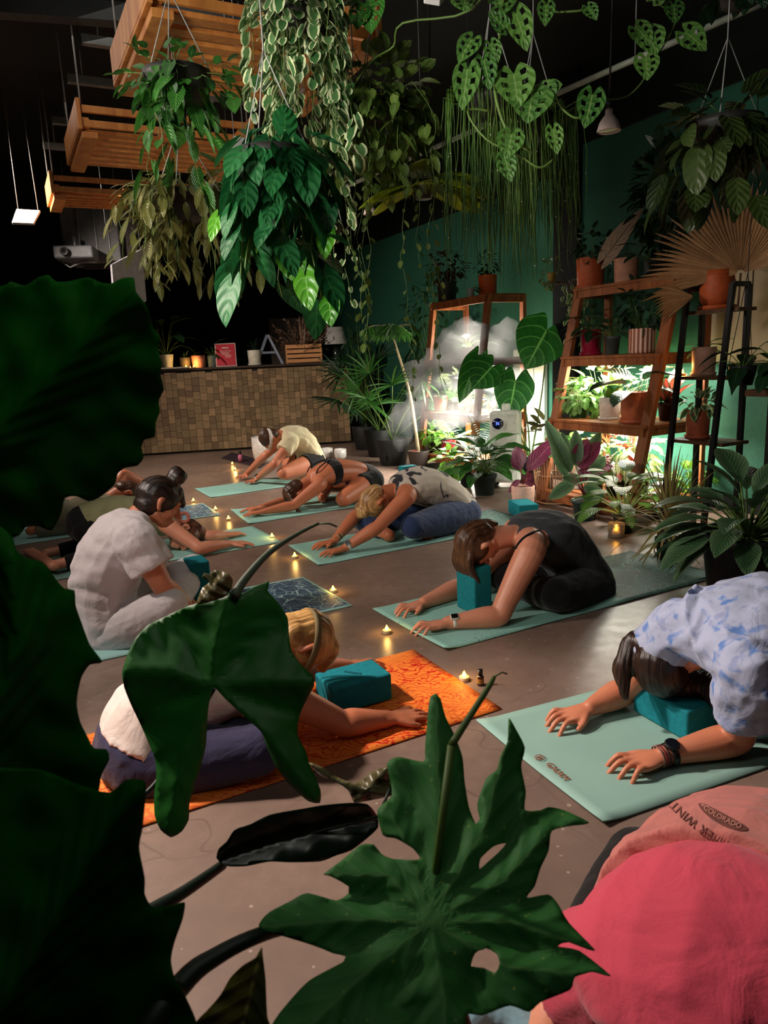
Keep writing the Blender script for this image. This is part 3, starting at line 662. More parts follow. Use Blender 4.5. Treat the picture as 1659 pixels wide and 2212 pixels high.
# letter A easel
P = K(583); grey_m = mat('grey_paint', (120, 130, 150), .5); o = empty('letter_ornament', P, 'tall grey letter A ornament leaning on the counter', 'ornament'); mb = MB()
ap = P+kd*0+Z*.42+ko*.05
for s in (-1, 1): mb.bar(P+kd*(s*.19), ap+kd*s*.008, .03, .035)
mb.bar(P+kd*-.1+Z*.17+ko*.02, P+kd*.1+Z*.17+ko*.02, .025, .03); mb.build('letter_body', grey_m, o, smooth=False)
# crate with dried plants
P = K(658); o = empty('wooden_crate', P, 'slatted light wooden crate holding dried plants on the counter', 'crate'); cw = mat('pine', (205, 150, 100), .6, .3, sc=6, st=(1, 1, 8), col2=(176, 120, 76)); cx, cy, cz = .52, .3, .27
for i in range(4):
    z_ = .035+i*.068
    for s in (-1, 1):
        mb = MB(); mb.box(P+ko*(cy/2*s+.1)+Z*z_, (cx, .012, .05), (kd, ko, Z)); mb.build('slat', cw, o, smooth=False)
for s in (-1, 1):
    mb = MB(); mb.box(P+kd*(cx/2-.01)*s+ko*.1+Z*cz/2, (.02, cy-.02, cz), (kd, ko, Z)); mb.build('end_board', cw, o, smooth=False)
b = P+ko*.1+Z*.03; o = empty('dried_plants', b, 'spray of dried grasses and flowers standing in the counter crate', 'dried plants'); mb = MB(); ms = MB()
for i in range(70):
    a_ = random.uniform(0, 6.3); t = rad(random.uniform(2, 60)); d0 = V((cos(a_)*sin(t), sin(a_)*sin(t)*.6, cos(t))); pts, d = arc(b+rv(.08)*1, d0, random.uniform(.3, .62), .3); pts = [V((q.x, q.y, max(q.z, KZ+.04))) for q in pts]
    ms.tube(pts, .003, 4)
    for q in pts[3:]:
        for _ in range(4): mb.leaf(q, (d+rv(.8)), rv(1)+Z, random.uniform(.03, .08), .02, 'lance', nu=1, nl=3)
for i in range(26): a_ = random.uniform(0, 6.3); t = rad(random.uniform(0, 35)); mb.leaf(b+rv(.05)+Z*.05, V((cos(a_)*sin(t), sin(a_)*sin(t), cos(t))), V((cos(a_), sin(a_), .1)), .6, .03, 'spear')
fin(o, mb, ms, leafmat('leaf_dusty', (96, 76, 66), (150, 120, 96), freq=0, bump=0), brownst)
# lamp
P = K(728); o = empty('table_lamp', P, 'table lamp with grey drum shade, unlit, at the right end of the counter', 'lamp')
mb = MB(); mb.lathe([(0, 0), (.07, 0), (.07, .01), (.04, .02), (.05, .06), (.05, .16), (.02, .2), (.012, .22), (.012, .27)], P); mb.build('lamp_base', mat('dark_glass', (30, 34, 30), .15, .7), o)
mb = MB(); mb.lathe([(.165, .25), (.12, .49), (.117, .49), (.162, .25)], P, 36); mb.build('lamp_shade', mat('linen_shade', (170, 168, 164), .8, .2, bump=.2, sc=150), o)
# things behind the counter
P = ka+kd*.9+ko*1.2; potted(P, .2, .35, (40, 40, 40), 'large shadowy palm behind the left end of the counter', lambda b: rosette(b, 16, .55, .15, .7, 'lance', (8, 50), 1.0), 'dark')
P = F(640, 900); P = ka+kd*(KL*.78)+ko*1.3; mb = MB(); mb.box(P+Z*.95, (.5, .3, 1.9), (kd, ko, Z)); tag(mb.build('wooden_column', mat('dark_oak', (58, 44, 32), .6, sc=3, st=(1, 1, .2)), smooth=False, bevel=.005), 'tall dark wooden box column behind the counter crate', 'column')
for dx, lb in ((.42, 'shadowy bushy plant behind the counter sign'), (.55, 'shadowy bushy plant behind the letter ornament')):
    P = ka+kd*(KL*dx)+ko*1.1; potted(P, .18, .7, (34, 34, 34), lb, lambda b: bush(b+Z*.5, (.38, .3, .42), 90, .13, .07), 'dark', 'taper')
def trail(b, n, ln, L, W_, shape, r=.05, sp=.04, mb=None, ms=None, out=.06, lobe=.25, up=.02, wig=.012, nl=4, fold=.15, az=None, holes=False, nu=2, stemr=.0014):
    mb = mb or MB(); ms = ms or MB()
    for i in range(n):
        a = random.uniform(*az) if az else i*2.4+random.uniform(-.3, .3); h = V((cos(a), sin(a), 0)); R_ = random.uniform(.3, 1); Ln = random.uniform(*ln); p = b+h*r*R_; pts = [b+h*r*.4*R_, p+Z*up]; q = p+h*out*R_
        k = max(3, int(Ln/.05)); 
        for j in range(k): q = q - Z*(Ln/k) + rv(wig) + h*random.uniform(-.006, .01); pts.append(q.copy())
        ms.tube(pts, stemr, 4)
        tot = 0; seg = 0; pos = 0
        for j in range(len(pts)-1):
            sl = (pts[j+1]-pts[j]).length; c_ = max(1, int(sl/sp+random.random()))
            for m_ in range(c_):
                pp = lerp(pts[j], pts[j+1], (m_+.5)/c_); s_ = rv(1); s_.z *= .3; s_ = (s_ + h*.5).normalized(); kk = random.uniform(.6, 1.25); pe = pp+s_*L*.35
                mb.leaf(pe, (s_*.5 - Z*random.uniform(.3, 1.1)), (s_+Z*.5+rv(.3)), L*kk, W_*kk, shape, fold, .3, nl, lobe, holes, nu=nu)
    return mb, ms
def fern(b, n, L, tilt=(5, 60), wl=.09, mb=None, ms=None, az=None, cnt=22, sag=.9):
    mb = mb or MB(); ms = ms or MB()
    for i in range(n):
        a = az[i % len(az)] if az else i*2.4+random.random(); t = rad(random.uniform(*tilt)); h = V((cos(a), sin(a), 0)); d0 = h*sin(t)+Z*cos(t); k = random.uniform(.75, 1.1)
        pts, d = arc(b, d0, L*k, sag, 10); P2 = catmull(pts, 3); ms.tube(pts, [.003]*3+[.0015]*(len(pts)-3), 4)
        for j in range(cnt):
            q = .18+.82*j/cnt; f_ = q*(len(P2)-1); i0 = min(int(f_), len(P2)-2); p = lerp(P2[i0], P2[i0+1], f_-i0); tn = (P2[i0+1]-P2[i0]).normalized(); s_ = tn.cross(Z).normalized(); ll = wl*math.sin(pi*min(1, .12+q*.86))**.7
            for sg in (-1, 1): mb.leaf(p, s_*sg+tn*.45-Z*.15, Z, ll, ll*.24, "strap", 0, .3, 3, nu=1)
    return mb, ms

# ================= LADDER SHELVES
def woodm(name, c, c2):
    m = mat(name, c, .5, .35, sc=3.5, st=(6, 6, .6), col2=c2, bump=.12, det=6); return m
rwood = woodm('stained_wood', (164, 98, 54), (112, 60, 32)); dwood = woodm('dark_wood', (96, 62, 36), (62, 38, 22))
growm = mat('grow_tube', (255, 255, 245), .3, .2, emis=((255, 250, 225), 14.0))
SHF = {}
def ladder(label, w0, w1, n0, ntop, H, levels, lights, wood, slatbottom=False, dn=.7):
    """front posts lean from n0 to ntop, back posts upright at nb"""
    nb = n0+dn; o = empty('ladder_shelf', NW((n0+nb)/2, (w0+w1)/2), label, 'shelf'); fn = lambda z_: n0+(ntop-n0)*z_/H
    for w_ in (w0, w1):
        mb = MB(); mb.bar(NW(n0, w_), NW(ntop, w_, H), .085, .04, N); mb.build('front_post', wood, o, smooth=False, bevel=.003)
        mb = MB(); mb.bar(NW(nb, w_), NW(nb, w_, H), .06, .04, N); mb.build('back_post', wood, o, smooth=False, bevel=.003)
        mb = MB(); mb.bar(NW(ntop-.02, w_, H-.03), NW(nb, w_, H-.03), .04, .07); mb.build('top_rail', wood, o, smooth=False)
    for i, z_ in enumerate(levels):
        a = fn(z_)-.05; mb = MB()
        if z_ < .2 and slatbottom:
            for k in range(6): mb.box(NW(a+(nb-a)*(k+.5)/6, (w0+w1)/2, z_-.012), ((nb-a)/6-.03, w0-w1 if w0 > w1 else w1-w0, .02), (N, Wd, Z))
        else: mb.box(NW((a+nb)/2, (w0+w1)/2, z_-.012), (nb-a, abs(w0-w1)+.06, .022), (N, Wd, Z))
        mb.build('shelf_board', wood, o, smooth=False, bevel=.003)
        mb = MB(); mb.box(NW(a+.02, (w0+w1)/2, z_-.05), (.02, abs(w0-w1), .055), (N, Wd, Z))
        for w_ in (w0, w1): mb.box(NW((a+nb)/2, w_, z_-.05), (nb-a, .03, .055), (N, Wd, Z))
        mb.build('shelf_rail', wood, o, smooth=False)
        if i in lights:
            mb = MB(); 
            for q in (.3, .7): mb.tube([NW(a+(nb-a)*q, w0+.08*(1 if w1 > w0 else -1), z_-.045), NW(a+(nb-a)*q, w1-.08*(1 if w1 > w0 else -1), z_-.045)], .009, 8)
            mb.build('grow_light', growm, o)
            L = bpy.data.lights.new('grow_area', 'AREA'); L.shape = 'RECTANGLE'; L.size = abs(w0-w1)*.85; L.size_y = .25; L.energy = lights[i]; L.color = (1, .95, .84); L.spread = rad(170)
            lo = bpy.data.objects.new('grow_area', L); COL.objects.link(lo); P = NW((a+nb)/2, (w0+w1)/2, z_-.058); lo.matrix_world = basis(P, Wd, N if Wd.cross(N).z > 0 else -N)
            
    return fn, nb
# right ladder shelf
rw0 = F(1180, 1085).dot(Wd); rw1 = onN(1356, 3.72, .05).dot(Wd); rn = 3.72
zt = lambda y, w_, n_: zat(NW(n_, w_), y)
RL = [.12, zt(905, rw0, rn+.1), zt(770, rw0, rn+.24), zt(623, rw0, rn+.38)]
print('RL', RL, 'w', rw0, rw1)
fR, nbR = ladder('large wooden ladder shelf full of plants beside the black metal rack', rw0, rw1, rn, rn+.4, RL[3], RL, {1: 90, 2: 70}, rwood, True)
bw0 = F(908, 1006).dot(Wd); bn = F(908, 1006).dot(N); bw1 = onN(1018, bn, .05).dot(Wd)
BL = [.16, zt(888, bw0, bn+.08), zt(778, bw0, bn+.14), zt(655, bw0, bn+.24)]
print('BL', BL, 'w', bw0, bw1, bn)
fB, nbB = ladder('wooden ladder shelf at the back, half hidden by mist', bw0, bw1, bn, bn+.24, BL[3], BL, {1: 85, 2: 165}, rwood, dn=.66)
def onR(x, lv, off=.2): n_ = fR(RL[lv])+off; return onN(x, n_, RL[lv])
def onB(x, lv, off=.2): n_ = fB(BL[lv])+off; return onN(x, n_, BL[lv])
# --- pots on the right ladder: top
def wpx(P, n): return n*depth(P)/FPX/2
P = onR(1275, 3); potted(P, wpx(P, 60), wpx(P, 62)*2, terra, 'terracotta pot with bushy dark plant at the left of the tall shelf\'s top', lambda b: bush(b+Z*.12, (.2, .2, .14), 80, .07, .04, 'oval'), 'dark', 'cyl', True)
P = onR(1352, 3); o = potted(P, wpx(P, 52), wpx(P, 54)*2, (224, 160, 130), 'pale pink pot with one big veined leaf on the tall shelf\'s top', lambda b: (MB(), MB()), 'pinkcal', 'cyl')
mb = MB(); ms = MB(); b = P+Z*.18; t_ = onN(1318, fR(RL[3])+.15, RL[3]+.26); ms.tube([b, b+Z*.12, t_], .003, 5)
d_ = (onN(1375, fR(RL[3])+.1, RL[3]+.5)-onN(1308, fR(RL[3])+.15, RL[3]+.24)); mb.leaf(onN(1308, fR(RL[3])+.15, RL[3]+.22), d_, V((-.5, -1, .3)), d_.length*1.1, .16, 'heart', .15, .2, 10, .2, nu=4); fin(o, mb, ms, 'pinkcal')
P = onR(1402, 3); potted(P, wpx(P, 24), .14, (60, 66, 62), 'slim dark pot on the tall shelf\'s top, right of the pink pot', lambda b: rosette(b, 14, .2, .06, .18, 'oval', (5, 60), .5), 'dark')
# level 2 (below top)
P = onR(1276, 2); potted(P, wpx(P, 46), wpx(P, 50)*2, (160, 26, 56), 'glossy magenta pot on the tall shelf', lambda b: rosette(b, 16, .18, .06, .16, 'oval', (8, 70), .6), 'dark', 'cyl', True, rough=.2)
P = onR(1322, 2, .22); potted(P, wpx(P, 34), wpx(P, 38)*2, (84, 92, 86), 'dull grey pot between the magenta and the ribbed pot', lambda b: rosette(b, 22, .22, .07, .12, 'oval', (5, 60), .5), 'aglao', 'nursery')
P = onR(1386, 2)
def ribbed(P, r, h, label, spec, lm):
    o = place('potted_plant', P, label); mb = MB(); n = 72; 
    for k in range(2): pass
    prf = [(0, 0), (r*.9, 0), (r, h*.06)] + [(r, h*(.06+.88*i/8)) for i in range(1, 9)] + [(r, h), (r*.9, h), (r*.88, h*.88), (0, h*.88)]
    b0 = 0; mb.lathe(prf, P, n); 
    for i in range(len(mb.v)):
        k = i % n; row = i//n
        if 3 <= row <= 10 and k % 4 < 2: v = mb.v[i]; q = V((v.x-P.x, v.y-P.y, 0)); mb.v[i] = v - q*.04
    mb.lv = [.9 if (j % n) % 4 < 2 else .2 for j in range(len(mb.lv))]
    m, t, b = base('ribbed_glaze_'+label[:5], .5, .4); at = t.a('ShaderNodeAttribute', attribute_name='lv').outputs['Fac']; t.l.new(t.mix(t.m('GREATER_THAN', at, .5), lin((226, 188, 168)), lin((150, 84, 62))), b.inputs['Base Color'])
    mb.build('pot', m, o); mb = MB(); mb.lathe([(0, h*.885), (r*.885, h*.88)], P+Z*.002, 20); mb.build('soil', soil, o); mb, ms = spec(P+Z*h*.88); fin(o, mb, ms, lm); return o
ribbed(P, wpx(P, 56), wpx(P, 52)*2, 'white and brown ribbed pot on the tall shelf', lambda b: bush(b+Z*.18, (.16, .16, .2), 90, .08, .045), 'dark')
# level 1 (lit)
P = onR(1250, 1, .16); potted(P, wpx(P, 40), .1, (60, 110, 60), 'low green pot with dense crinkled leaves on the lit middle shelf', lambda b: bush(b+Z*.08, (.16, .16, .11), 130, .07, .05, 'round'), 'fitt', 'nursery')
P = onR(1317, 1, .18); potted(P, wpx(P, 46), wpx(P, 44)*2, (204, 196, 184), 'white washed pot with a green rosette on the lit middle shelf', lambda b: rosette(b, 18, .26, .045, 0, 'spear', (12, 78), droop=.2), 'lime', 'cyl', True)
P = onR(1372, 1, .1); potted(P, wpx(P, 64), wpx(P, 62)*2, (198, 104, 66), 'wide terracotta pot with broad dark leaves on the lit middle shelf', lambda b: rosette(b, 9, .28, .15, .12, 'oval', (8, 75), .3, fold=.35), 'dark', 'cyl', True)
P = onR(1441, 1, .34); potted(P, wpx(P, 42), wpx(P, 38)*2, (52, 36, 34), 'dark nursery pot with reddish leaves at the right of the lit middle shelf', lambda b: rosette(b, 16, .24, .06, 0, 'lance', (4, 40)), 'red', 'nursery')
P = onR(1290, 1, .36); potted(P, .08, .12, (70, 70, 60), 'pot of glowing cream variegated leaves behind the washed pot', lambda b: bush(b+Z*.16, (.24, .12, .15), 60, .13, .07), 'cream', 'nursery')
P = onR(1395, 1, .38); potted(P, .07, .12, (72, 70, 62), 'pot of pale variegated leaves behind the wide terracotta pot', lambda b: bush(b+Z*.17, (.12, .1, .15), 34, .13, .07), 'cream', 'nursery')
# bottom level (brightly lit)
P = onR(1236, 0, .2); potted(P, wpx(P, 46), wpx(P, 56)*2, (226, 224, 220), 'white pot at the left end of the bottom shelf', lambda b: rosette(b, 14, .16, .07, .2, 'oval', (5, 45), .4), 'calathea')
P = onR(1330, 0, .25); potted(P, .09, .15, (60, 60, 56), 'pot with red and cream begonia leaves in the brightest lower shelf', lambda b: bush(b+Z*.2, (.22, .14, .16), 30, .16, .11, 'heart', lobe=.3), 'red', 'nursery')
P = onR(1375, 0, .3); potted(P, .09, .15, (60, 60, 56), 'pot of cream leaves glowing at the right of the bottom shelf', lambda b: bush(b+Z*.2, (.2, .14, .18), 60, .12, .07), 'cream', 'nursery')
P = onR(1285, 0, .3); potted(P, .08, .15, (60, 60, 56), 'pot of green striped leaves in the middle of the bottom shelf', lambda b: bush(b+Z*.22, (.18, .12, .18), 50, .13, .06), 'calathea', 'nursery')
# --- back ladder pots
P = onB(966, 3, .15); potted(P, wpx(P, 42), wpx(P, 44)*2, (62, 64, 58), 'dark grey pot on top of the misty back shelf', lambda b: bush(b+Z*.16, (.22, .16, .2), 130, .07, .04, hang=.6), leafmat('leaf_brown', (46, 30, 22), (84, 54, 36)), 'cyl')
P = onB(1017, 3, .08); o = potted(P, wpx(P, 17), wpx(P, 20)*2, (208, 204, 192), 'tiny white square-ish pot between two larger ones on the back shelf', lambda b: rosette(b, 4, .16, .035, .05, 'lance', (40, 80), .3), 'olive', 'taper')
P = onB(1054, 3, .2); potted(P, wpx(P, 40), wpx(P, 42)*2, (226, 96, 30), 'bright orange pot on top of the misty back shelf', lambda b: bush(b+Z*.12, (.13, .13, .12), 60, .06, .03), 'dark', 'cyl', True)
k = 0
for x, off, c, lb, lm, wd in ((952, .12, (206, 140, 110), 'peach pot at the left of the back shelf\'s lit middle level', 'dark', 34), (974, .25, (60, 62, 60), 'dark tapered pot beside the peach pot on the lit back shelf', 'fitt', 24), (998, .1, (220, 214, 206), 'small white pot in front on the lit back shelf', 'green', 18),
                            (1022, .22, (190, 176, 184), 'lilac-grey pot with reddish leaves on the lit back shelf', 'red', 28), (1062, .25, (214, 214, 210), 'pale pot at the right of the lit back shelf', 'green', 24)):
    P = onB(x, 1, off); potted(P, wpx(P, wd), wpx(P, wd)*2*.95, c, lb, lambda b: rosette(b, 11, .11, .05, .07, 'oval', (10, 70), .5), lm, 'taper')
P = onB(985, 1, .3); potted(P, .06, .1, (70, 70, 60), 'pot with light leaves glowing at the rear of the back shelf', lambda b: bush(b+Z*.2, (.16, .1, .14), 40, .11, .06), 'cream', 'nursery')
P = onB(940, 0, .1); potted(P, wpx(P, 34), .16, (66, 74, 68), 'grey pot with round lime leaves at the foot of the back shelf', lambda b: bush(b+Z*.08, (.16, .14, .12), 60, .09, .07, 'heart', lobe=.3), 'lime', 'nursery')
P = onB(970, 0, .1); potted(P, wpx(P, 32), .17, (150, 30, 40), 'deep red pot at the foot of the back shelf', lambda b: rosette(b, 12, .16, .03, .1, 'fern', (10, 70), .6), 'green')
P = onB(990, 0, .3); potted(P, .09, .15, (60, 64, 58), 'pot with a glowing white-lit fern on the bottom of the back shelf', lambda b: rosette(b, 26, .34, .06, .02, 'fern', (10, 75), .6, droop=.7), 'lime', 'nursery')
P = onB(1010, 2, .2); potted(P, .07, .12, (60, 64, 58), 'pot with arching pale-green leaves rising out of the mist', lambda b: rosette(b, 9, .24, .1, .1, 'oval', (10, 60), .5), 'green', 'nursery')
# ================= FLOOR PLANTS
def FP(x, y): return F(x, y)
P = FP(1047, 1068); b_ = None
potted(P, wpx(P, 52), wpx(P, 44)*2, (44, 62, 58), 'dark green pot with large glossy leaves in front of the mist machine', lambda b: rosette(b, 30, .24, .16, .27, 'heart', (8, 66), .5, lobe=.25, fold=.3, wave=.03), 'green', 'nursery')
P = FP(1006, 1052); potted(P, wpx(P, 28), wpx(P, 42)*2, (50, 58, 58), 'ribbed dark grey nursery pot beside the large dark green pot', lambda b: rosette(b, 9, .12, .09, .14, 'heart', (20, 80), .8, lobe=.25), 'lime', 'nursery')
P = FP(970, 1040); potted(P, .06, .1, (50, 58, 50), 'small pothos with round lime leaves behind the teal block', lambda b: bush(b+Z*.12, (.13, .11, .14), 34, .1, .08, 'heart', lobe=.3), 'lime', 'nursery')
# fern rising behind
P = FP(1015, 1045)+N*.18; potted(P, .1, .2, (44, 48, 46), 'upright fern with narrow fronds before the back shelf', lambda b: fern(b, 14, .62), 'green', 'nursery')
P = FP(1130, 1100)
o = potted(P, wpx(P, 50), wpx(P, 52)*2, (232, 186, 166), 'pale pink pot with purple-backed leaves before the wicker basket', lambda b: (MB(), MB()), 'purple', 'cyl')
mb = MB(); ms = MB(); b = P+Z*.2
for tx, ty, L, W_ in ((1165, 985, .3, .13), (1120, 985, .17, .11), (1118, 1000, .14, .1), (1135, 1030, .14, .1), (1110, 1050, .13, .05), (1150, 1048, .12, .05)):
    dp = depth(P)-.03; t_ = Dp(tx, ty, dp); m0 = lerp(b, t_, .45)+Z*.04; ms.tube([b, m0], .004, 5); d_ = t_-m0
    if tx == 1165: m0 = Dp(1140, 1015, dp); t_ = Dp(1190, 958, dp-.03); d_ = t_-m0; ms.tube([b, m0], .004, 5); L = d_.length*1.25
    mb.leaf(m0, d_, V((-.3, -1, .5)), L, W_, 'oval', .3, .2, 8, nu=3)
fin(o, mb, ms, 'purple', redst)
P = FP(1150, 1080)+N*.12; potted(P, .08, .2, (80, 64, 50), 'pale banded rosette plant behind the purple-leaved one', lambda b: bush(b+Z*.36, (.07, .07, .14), 26, .13, .08), leafmat('leaf_banded', (60, 74, 44), (130, 130, 70), vein=(200, 200, 140), freq=3), 'taper')
# wicker basket
P = FP(1163, 1092)+N*.16; o = empty('wicker_basket', P, 'tall open basket of thin pale rods behind the pink pot', 'basket'); wk = mat('pale_wicker', (206, 158, 118), .6, .3); r_ = .17
for hz in (.02, .42):
    mb = MB(); mb.tube([P+V((cos(t*pi/12), sin(t*pi/12), 0))*(r_*(.8 if hz < .1 else 1))+Z*hz for t in range(25)], .006, 6); mb.build('rim', wk, o)
mb = MB()
for i in range(44):
    a_ = i*2*pi/44; h_ = V((cos(a_), sin(a_), 0)); mb.tube([P+h_*r_*.8+Z*.01, P+h_*r_*.98+V((cos(a_+.1), sin(a_+.1), 0))*.01+Z*.42], .0028, 4)
mb.tube([P+V((cos(t*pi/12), sin(t*pi/12), 0))*(r_*.92)+Z*.24 for t in range(25)], .004, 5)
mb.build('rods', wk, o)
# elephant ear with tall stalks behind
P = FP(1146, 1052); o = potted(P, .13, .26, (44, 50, 48), 'dark pot of the tall elephant ear plant beside the mist machine', lambda b: (MB(), MB()), 'green', 'nursery')
eb = P+Z*.23; mb = MB(); ms = MB(); dp = depth(P)
def bigleaf(cx, cy, tipx, tipy, notchx, notchy, W_, dd=0, fold=.12, droop=.3, shape='heart', lobe=.32, stalk=True):
    a = Dp(notchx, notchy, dp+dd); t = Dp(tipx, tipy, dp+dd-.04); mb.leaf(a, t-a, V((-.1, -1, .35)), (t-a).length*1.04, W_*dp/FPX, shape, fold, droop, 12, lobe, nu=5)
    if stalk: ms.tube([eb, lerp(eb, a, .5)+(Z*.05+N*.04), a], [.009, .007, .005], 7, smooth=4)
bigleaf(0, 0, 1137, 792, 1182, 712, 122, .05); bigleaf(0, 0, 1098, 903, 1114, 822, 86, -.12); bigleaf(0, 0, 1022, 836, 1063, 792, 84, -.08, droop=.2); bigleaf(0, 0, 992, 866, 1030, 780, 54, .0, fold=.4)
fin(o, mb, ms, leafmat('leaf_elephant', (24, 92, 28), (52, 136, 40), vein=(110, 176, 90), freq=5, rough=.45), stemm)
# sticks
# mist machine
P = FP(1094, 1052); ma = (V((-.25, -1, 0))).normalized(); mx = Z.cross(ma)*-1; o = empty('mist_machine', P, 'white humidifier with small blue display giving off mist', 'humidifier'); whp = mat('white_enamel', (206, 210, 200), .35, .5)
mh = zat(P, 885); mw = .27
mb = MB(); mb.box(P+Z*(mh/2+.03), (mw, .27, mh-.06), (mx, ma, Z)); mb.build('housing', whp, o, smooth=False, bevel=.03)
mb = MB()
for sx in (-1, 1):
    for sy in (-1, 1): mb.ell(P+mx*sx*.09+ma*sy*.09+Z*.03, (.02, .02, .03))
mb.build('castors', blk, o)
dpt = PL(1075, 915, P+ma*.137, ma); mb = MB(); mb.lathe([(0, 0), (.048, 0), (.048, .008), (0, .008)], dpt, 28, up=ma); dsp = mb.build('display', mat('dark_display', (14, 18, 60), .15, .6), o)
text('55', .034, mat('blue_digits', (90, 120, 255), .4, emis=((90, 120, 255), 3.0)), dsp, basis(dpt+ma*.0095, -mx if (-mx).cross(Z).dot(ma) > 0 else mx, Z))
mb = MB(); noz = P+Z*mh; mb.lathe([(.05, -.01), (.045, .05), (.03, .06), (.03, .04)], noz, 20); mb.build('nozzle', whp, o)
# mist volume
mm = bpy.data.materials.new('mist'); mm.use_nodes = True; t = NT(mm); t.n.remove(t.n['Principled BSDF'])
tc = t.a('ShaderNodeTexCoord').outputs['Object']; nz = t.a('ShaderNodeTexNoise', {'Vector': tc, 'Scale': 3.2, 'Detail': 5, 'Roughness': .6, 'Distortion': .8}).outputs[0]
dens = t.m('MULTIPLY', t.m('MULTIPLY_ADD', nz, 3.4, -1.15, clamp=True), t.m('MULTIPLY', t.m('MULTIPLY_ADD', t.a('ShaderNodeSeparateXYZ', {0: tc}).outputs[2], 1.25, -.3, clamp=True), 6.5))
vs = t.a('ShaderNodeVolumePrincipled', {'Density': dens, 'Color': (.95, .95, .95, 1), 'Anisotropy': .2}); t.l.new(vs.outputs[0], t.n['Material Output'].inputs['Volume'])
mb = MB(); q = P+Z*.0; dq = depth(P)+.45
for x, y, dd, r_ in ((1000, 730, .1, .17), (970, 745, .1, .16), (1040, 740, .0, .2), (1090, 745, 0, .18), (1135, 780, 0, .14), (940, 760, .1, .15), (915, 790, .1, .13), (900, 850, 0, .13), (985, 800, 0, .24), (1060, 810, 0, .24), (1105, 850, 0, .14), (930, 830, 0, .16),
                   (885, 900, -.05, .13), (870, 940, -.1, .13), (865, 975, -.1, .07), (905, 900, -.05, .13), (960, 880, -.05, .2), (1020, 880, -.1, .18), (840, 990, .1, .06), (1000, 700, .1, .09)):
    mb.ell(Dp(x, y, dq+dd), (r_*1.1, r_*1.1, r_*1.1), n=12)
lq = bpy.data.lights.new('mist_fill', 'POINT'); lq.energy = 65; lq.color = (1, .93, .8); lq.shadow_soft_size = .1; lo = bpy.data.objects.new('mist_fill', lq); lo.location = NW(bn+.35, (bw0+bw1)/2, BL[2]+.12); COL.objects.link(lo)  # fill light added above the board to brighten the mist, no fixture
mo = organic(mb, 'mist', mm, None, .04, 2, lambda p, n_: .16*noise.fractal(p*3.2, 1.0, 2.0, 4)); tag(mo, 'white mist drifting over the back ladder shelf', 'mist', kind='stuff')
def pleaf(mb, bx, by, tx, ty, wpx_, dep, shape='heart', lobe=.3, fold=.15, droop=.25, nl=9, nu=3, dd=-.02, nr=(-.15, -1, .25), holes=False, wave=0):
    a = Dp(bx, by, dep); t = Dp(tx, ty, dep+dd); mb.leaf(a, t-a, V(nr), (t-a).length, wpx_*dep/FPX, shape, fold, droop, nl, lobe, holes, wave, nu=nu)
    return a, t
# stromanthe
P = FP(1263, 1122); o = potted(P, wpx(P, 56), wpx(P, 44)*2, (34, 62, 62), 'dark teal nursery pot with tall purple-backed leaves, left of the slatted bench', lambda b: (MB(), MB()), 'purple', 'nursery')
b = P+Z*.16; dp = depth(P); mg, mp, ms = MB(), MB(), MB()
for bx, by, tx, ty, w, k in ((1240, 1000, 1272, 945, 34, 1), (1250, 1010, 1300, 950, 34, 1), (1230, 1020, 1215, 930, 30, 0), (1245, 1005, 1245, 925, 30, 0), (1262, 1000, 1300, 930, 30, 0), (1225, 1030, 1190, 960, 22, 0), (1240, 1040, 1185, 1078, 30, 2), (1262, 1050, 1310, 1075, 28, 2),
                             (1255, 1040, 1215, 1030, 26, 2), (1270, 1035, 1325, 1030, 28, 2), (1275, 1020, 1310, 985, 30, 2), (1230, 1015, 1180, 905, 34, 0), (1262, 1055, 1290, 1105, 26, 2), (1250, 1020, 1330, 1005, 26, 1)):
    m_ = (mg, mp, mg)[k]; a, t_ = pleaf(m_, bx, by, tx, ty, w, dp+random.uniform(-.1, .1), 'oval', 0, .3, .3); ms.tube([b+rv(.01), lerp(b, a, .6)+Z*.02, a], .003, 5)
fin(o, mp, ms, 'purple', redst); mg.build('foliage', LM['aglao'], o)
P = FP(1346, 1150); potted(P, wpx(P, 46), wpx(P, 40)*2, (50, 52, 46), 'dark pot of lime calathea on pale stems behind the glass candle', lambda b: rosette(b, 40, .17, .095, .25, 'oval', (6, 68), .5, stemr=.003), 'calathea', 'nursery', sm=mat('pale_stem', (170, 190, 110), .5))
P = FP(1398, 1118)+N*.1; potted(P, .06, .1, (40, 60, 90), 'small pot of lime round leaves between calathea and spiky dracaena', lambda b: bush(b+Z*.13, (.18, .14, .1), 46, .07, .06, 'heart', lobe=.3), 'lime', 'nursery')
P = FP(1470, 1100)+N*.1; potted(P, .06, .1, (40, 50, 50), 'pot of round bright pothos leaves under the black rack', lambda b: bush(b+Z*.14, (.2, .14, .12), 46, .08, .07, 'heart', lobe=.3), 'lime', 'nursery')
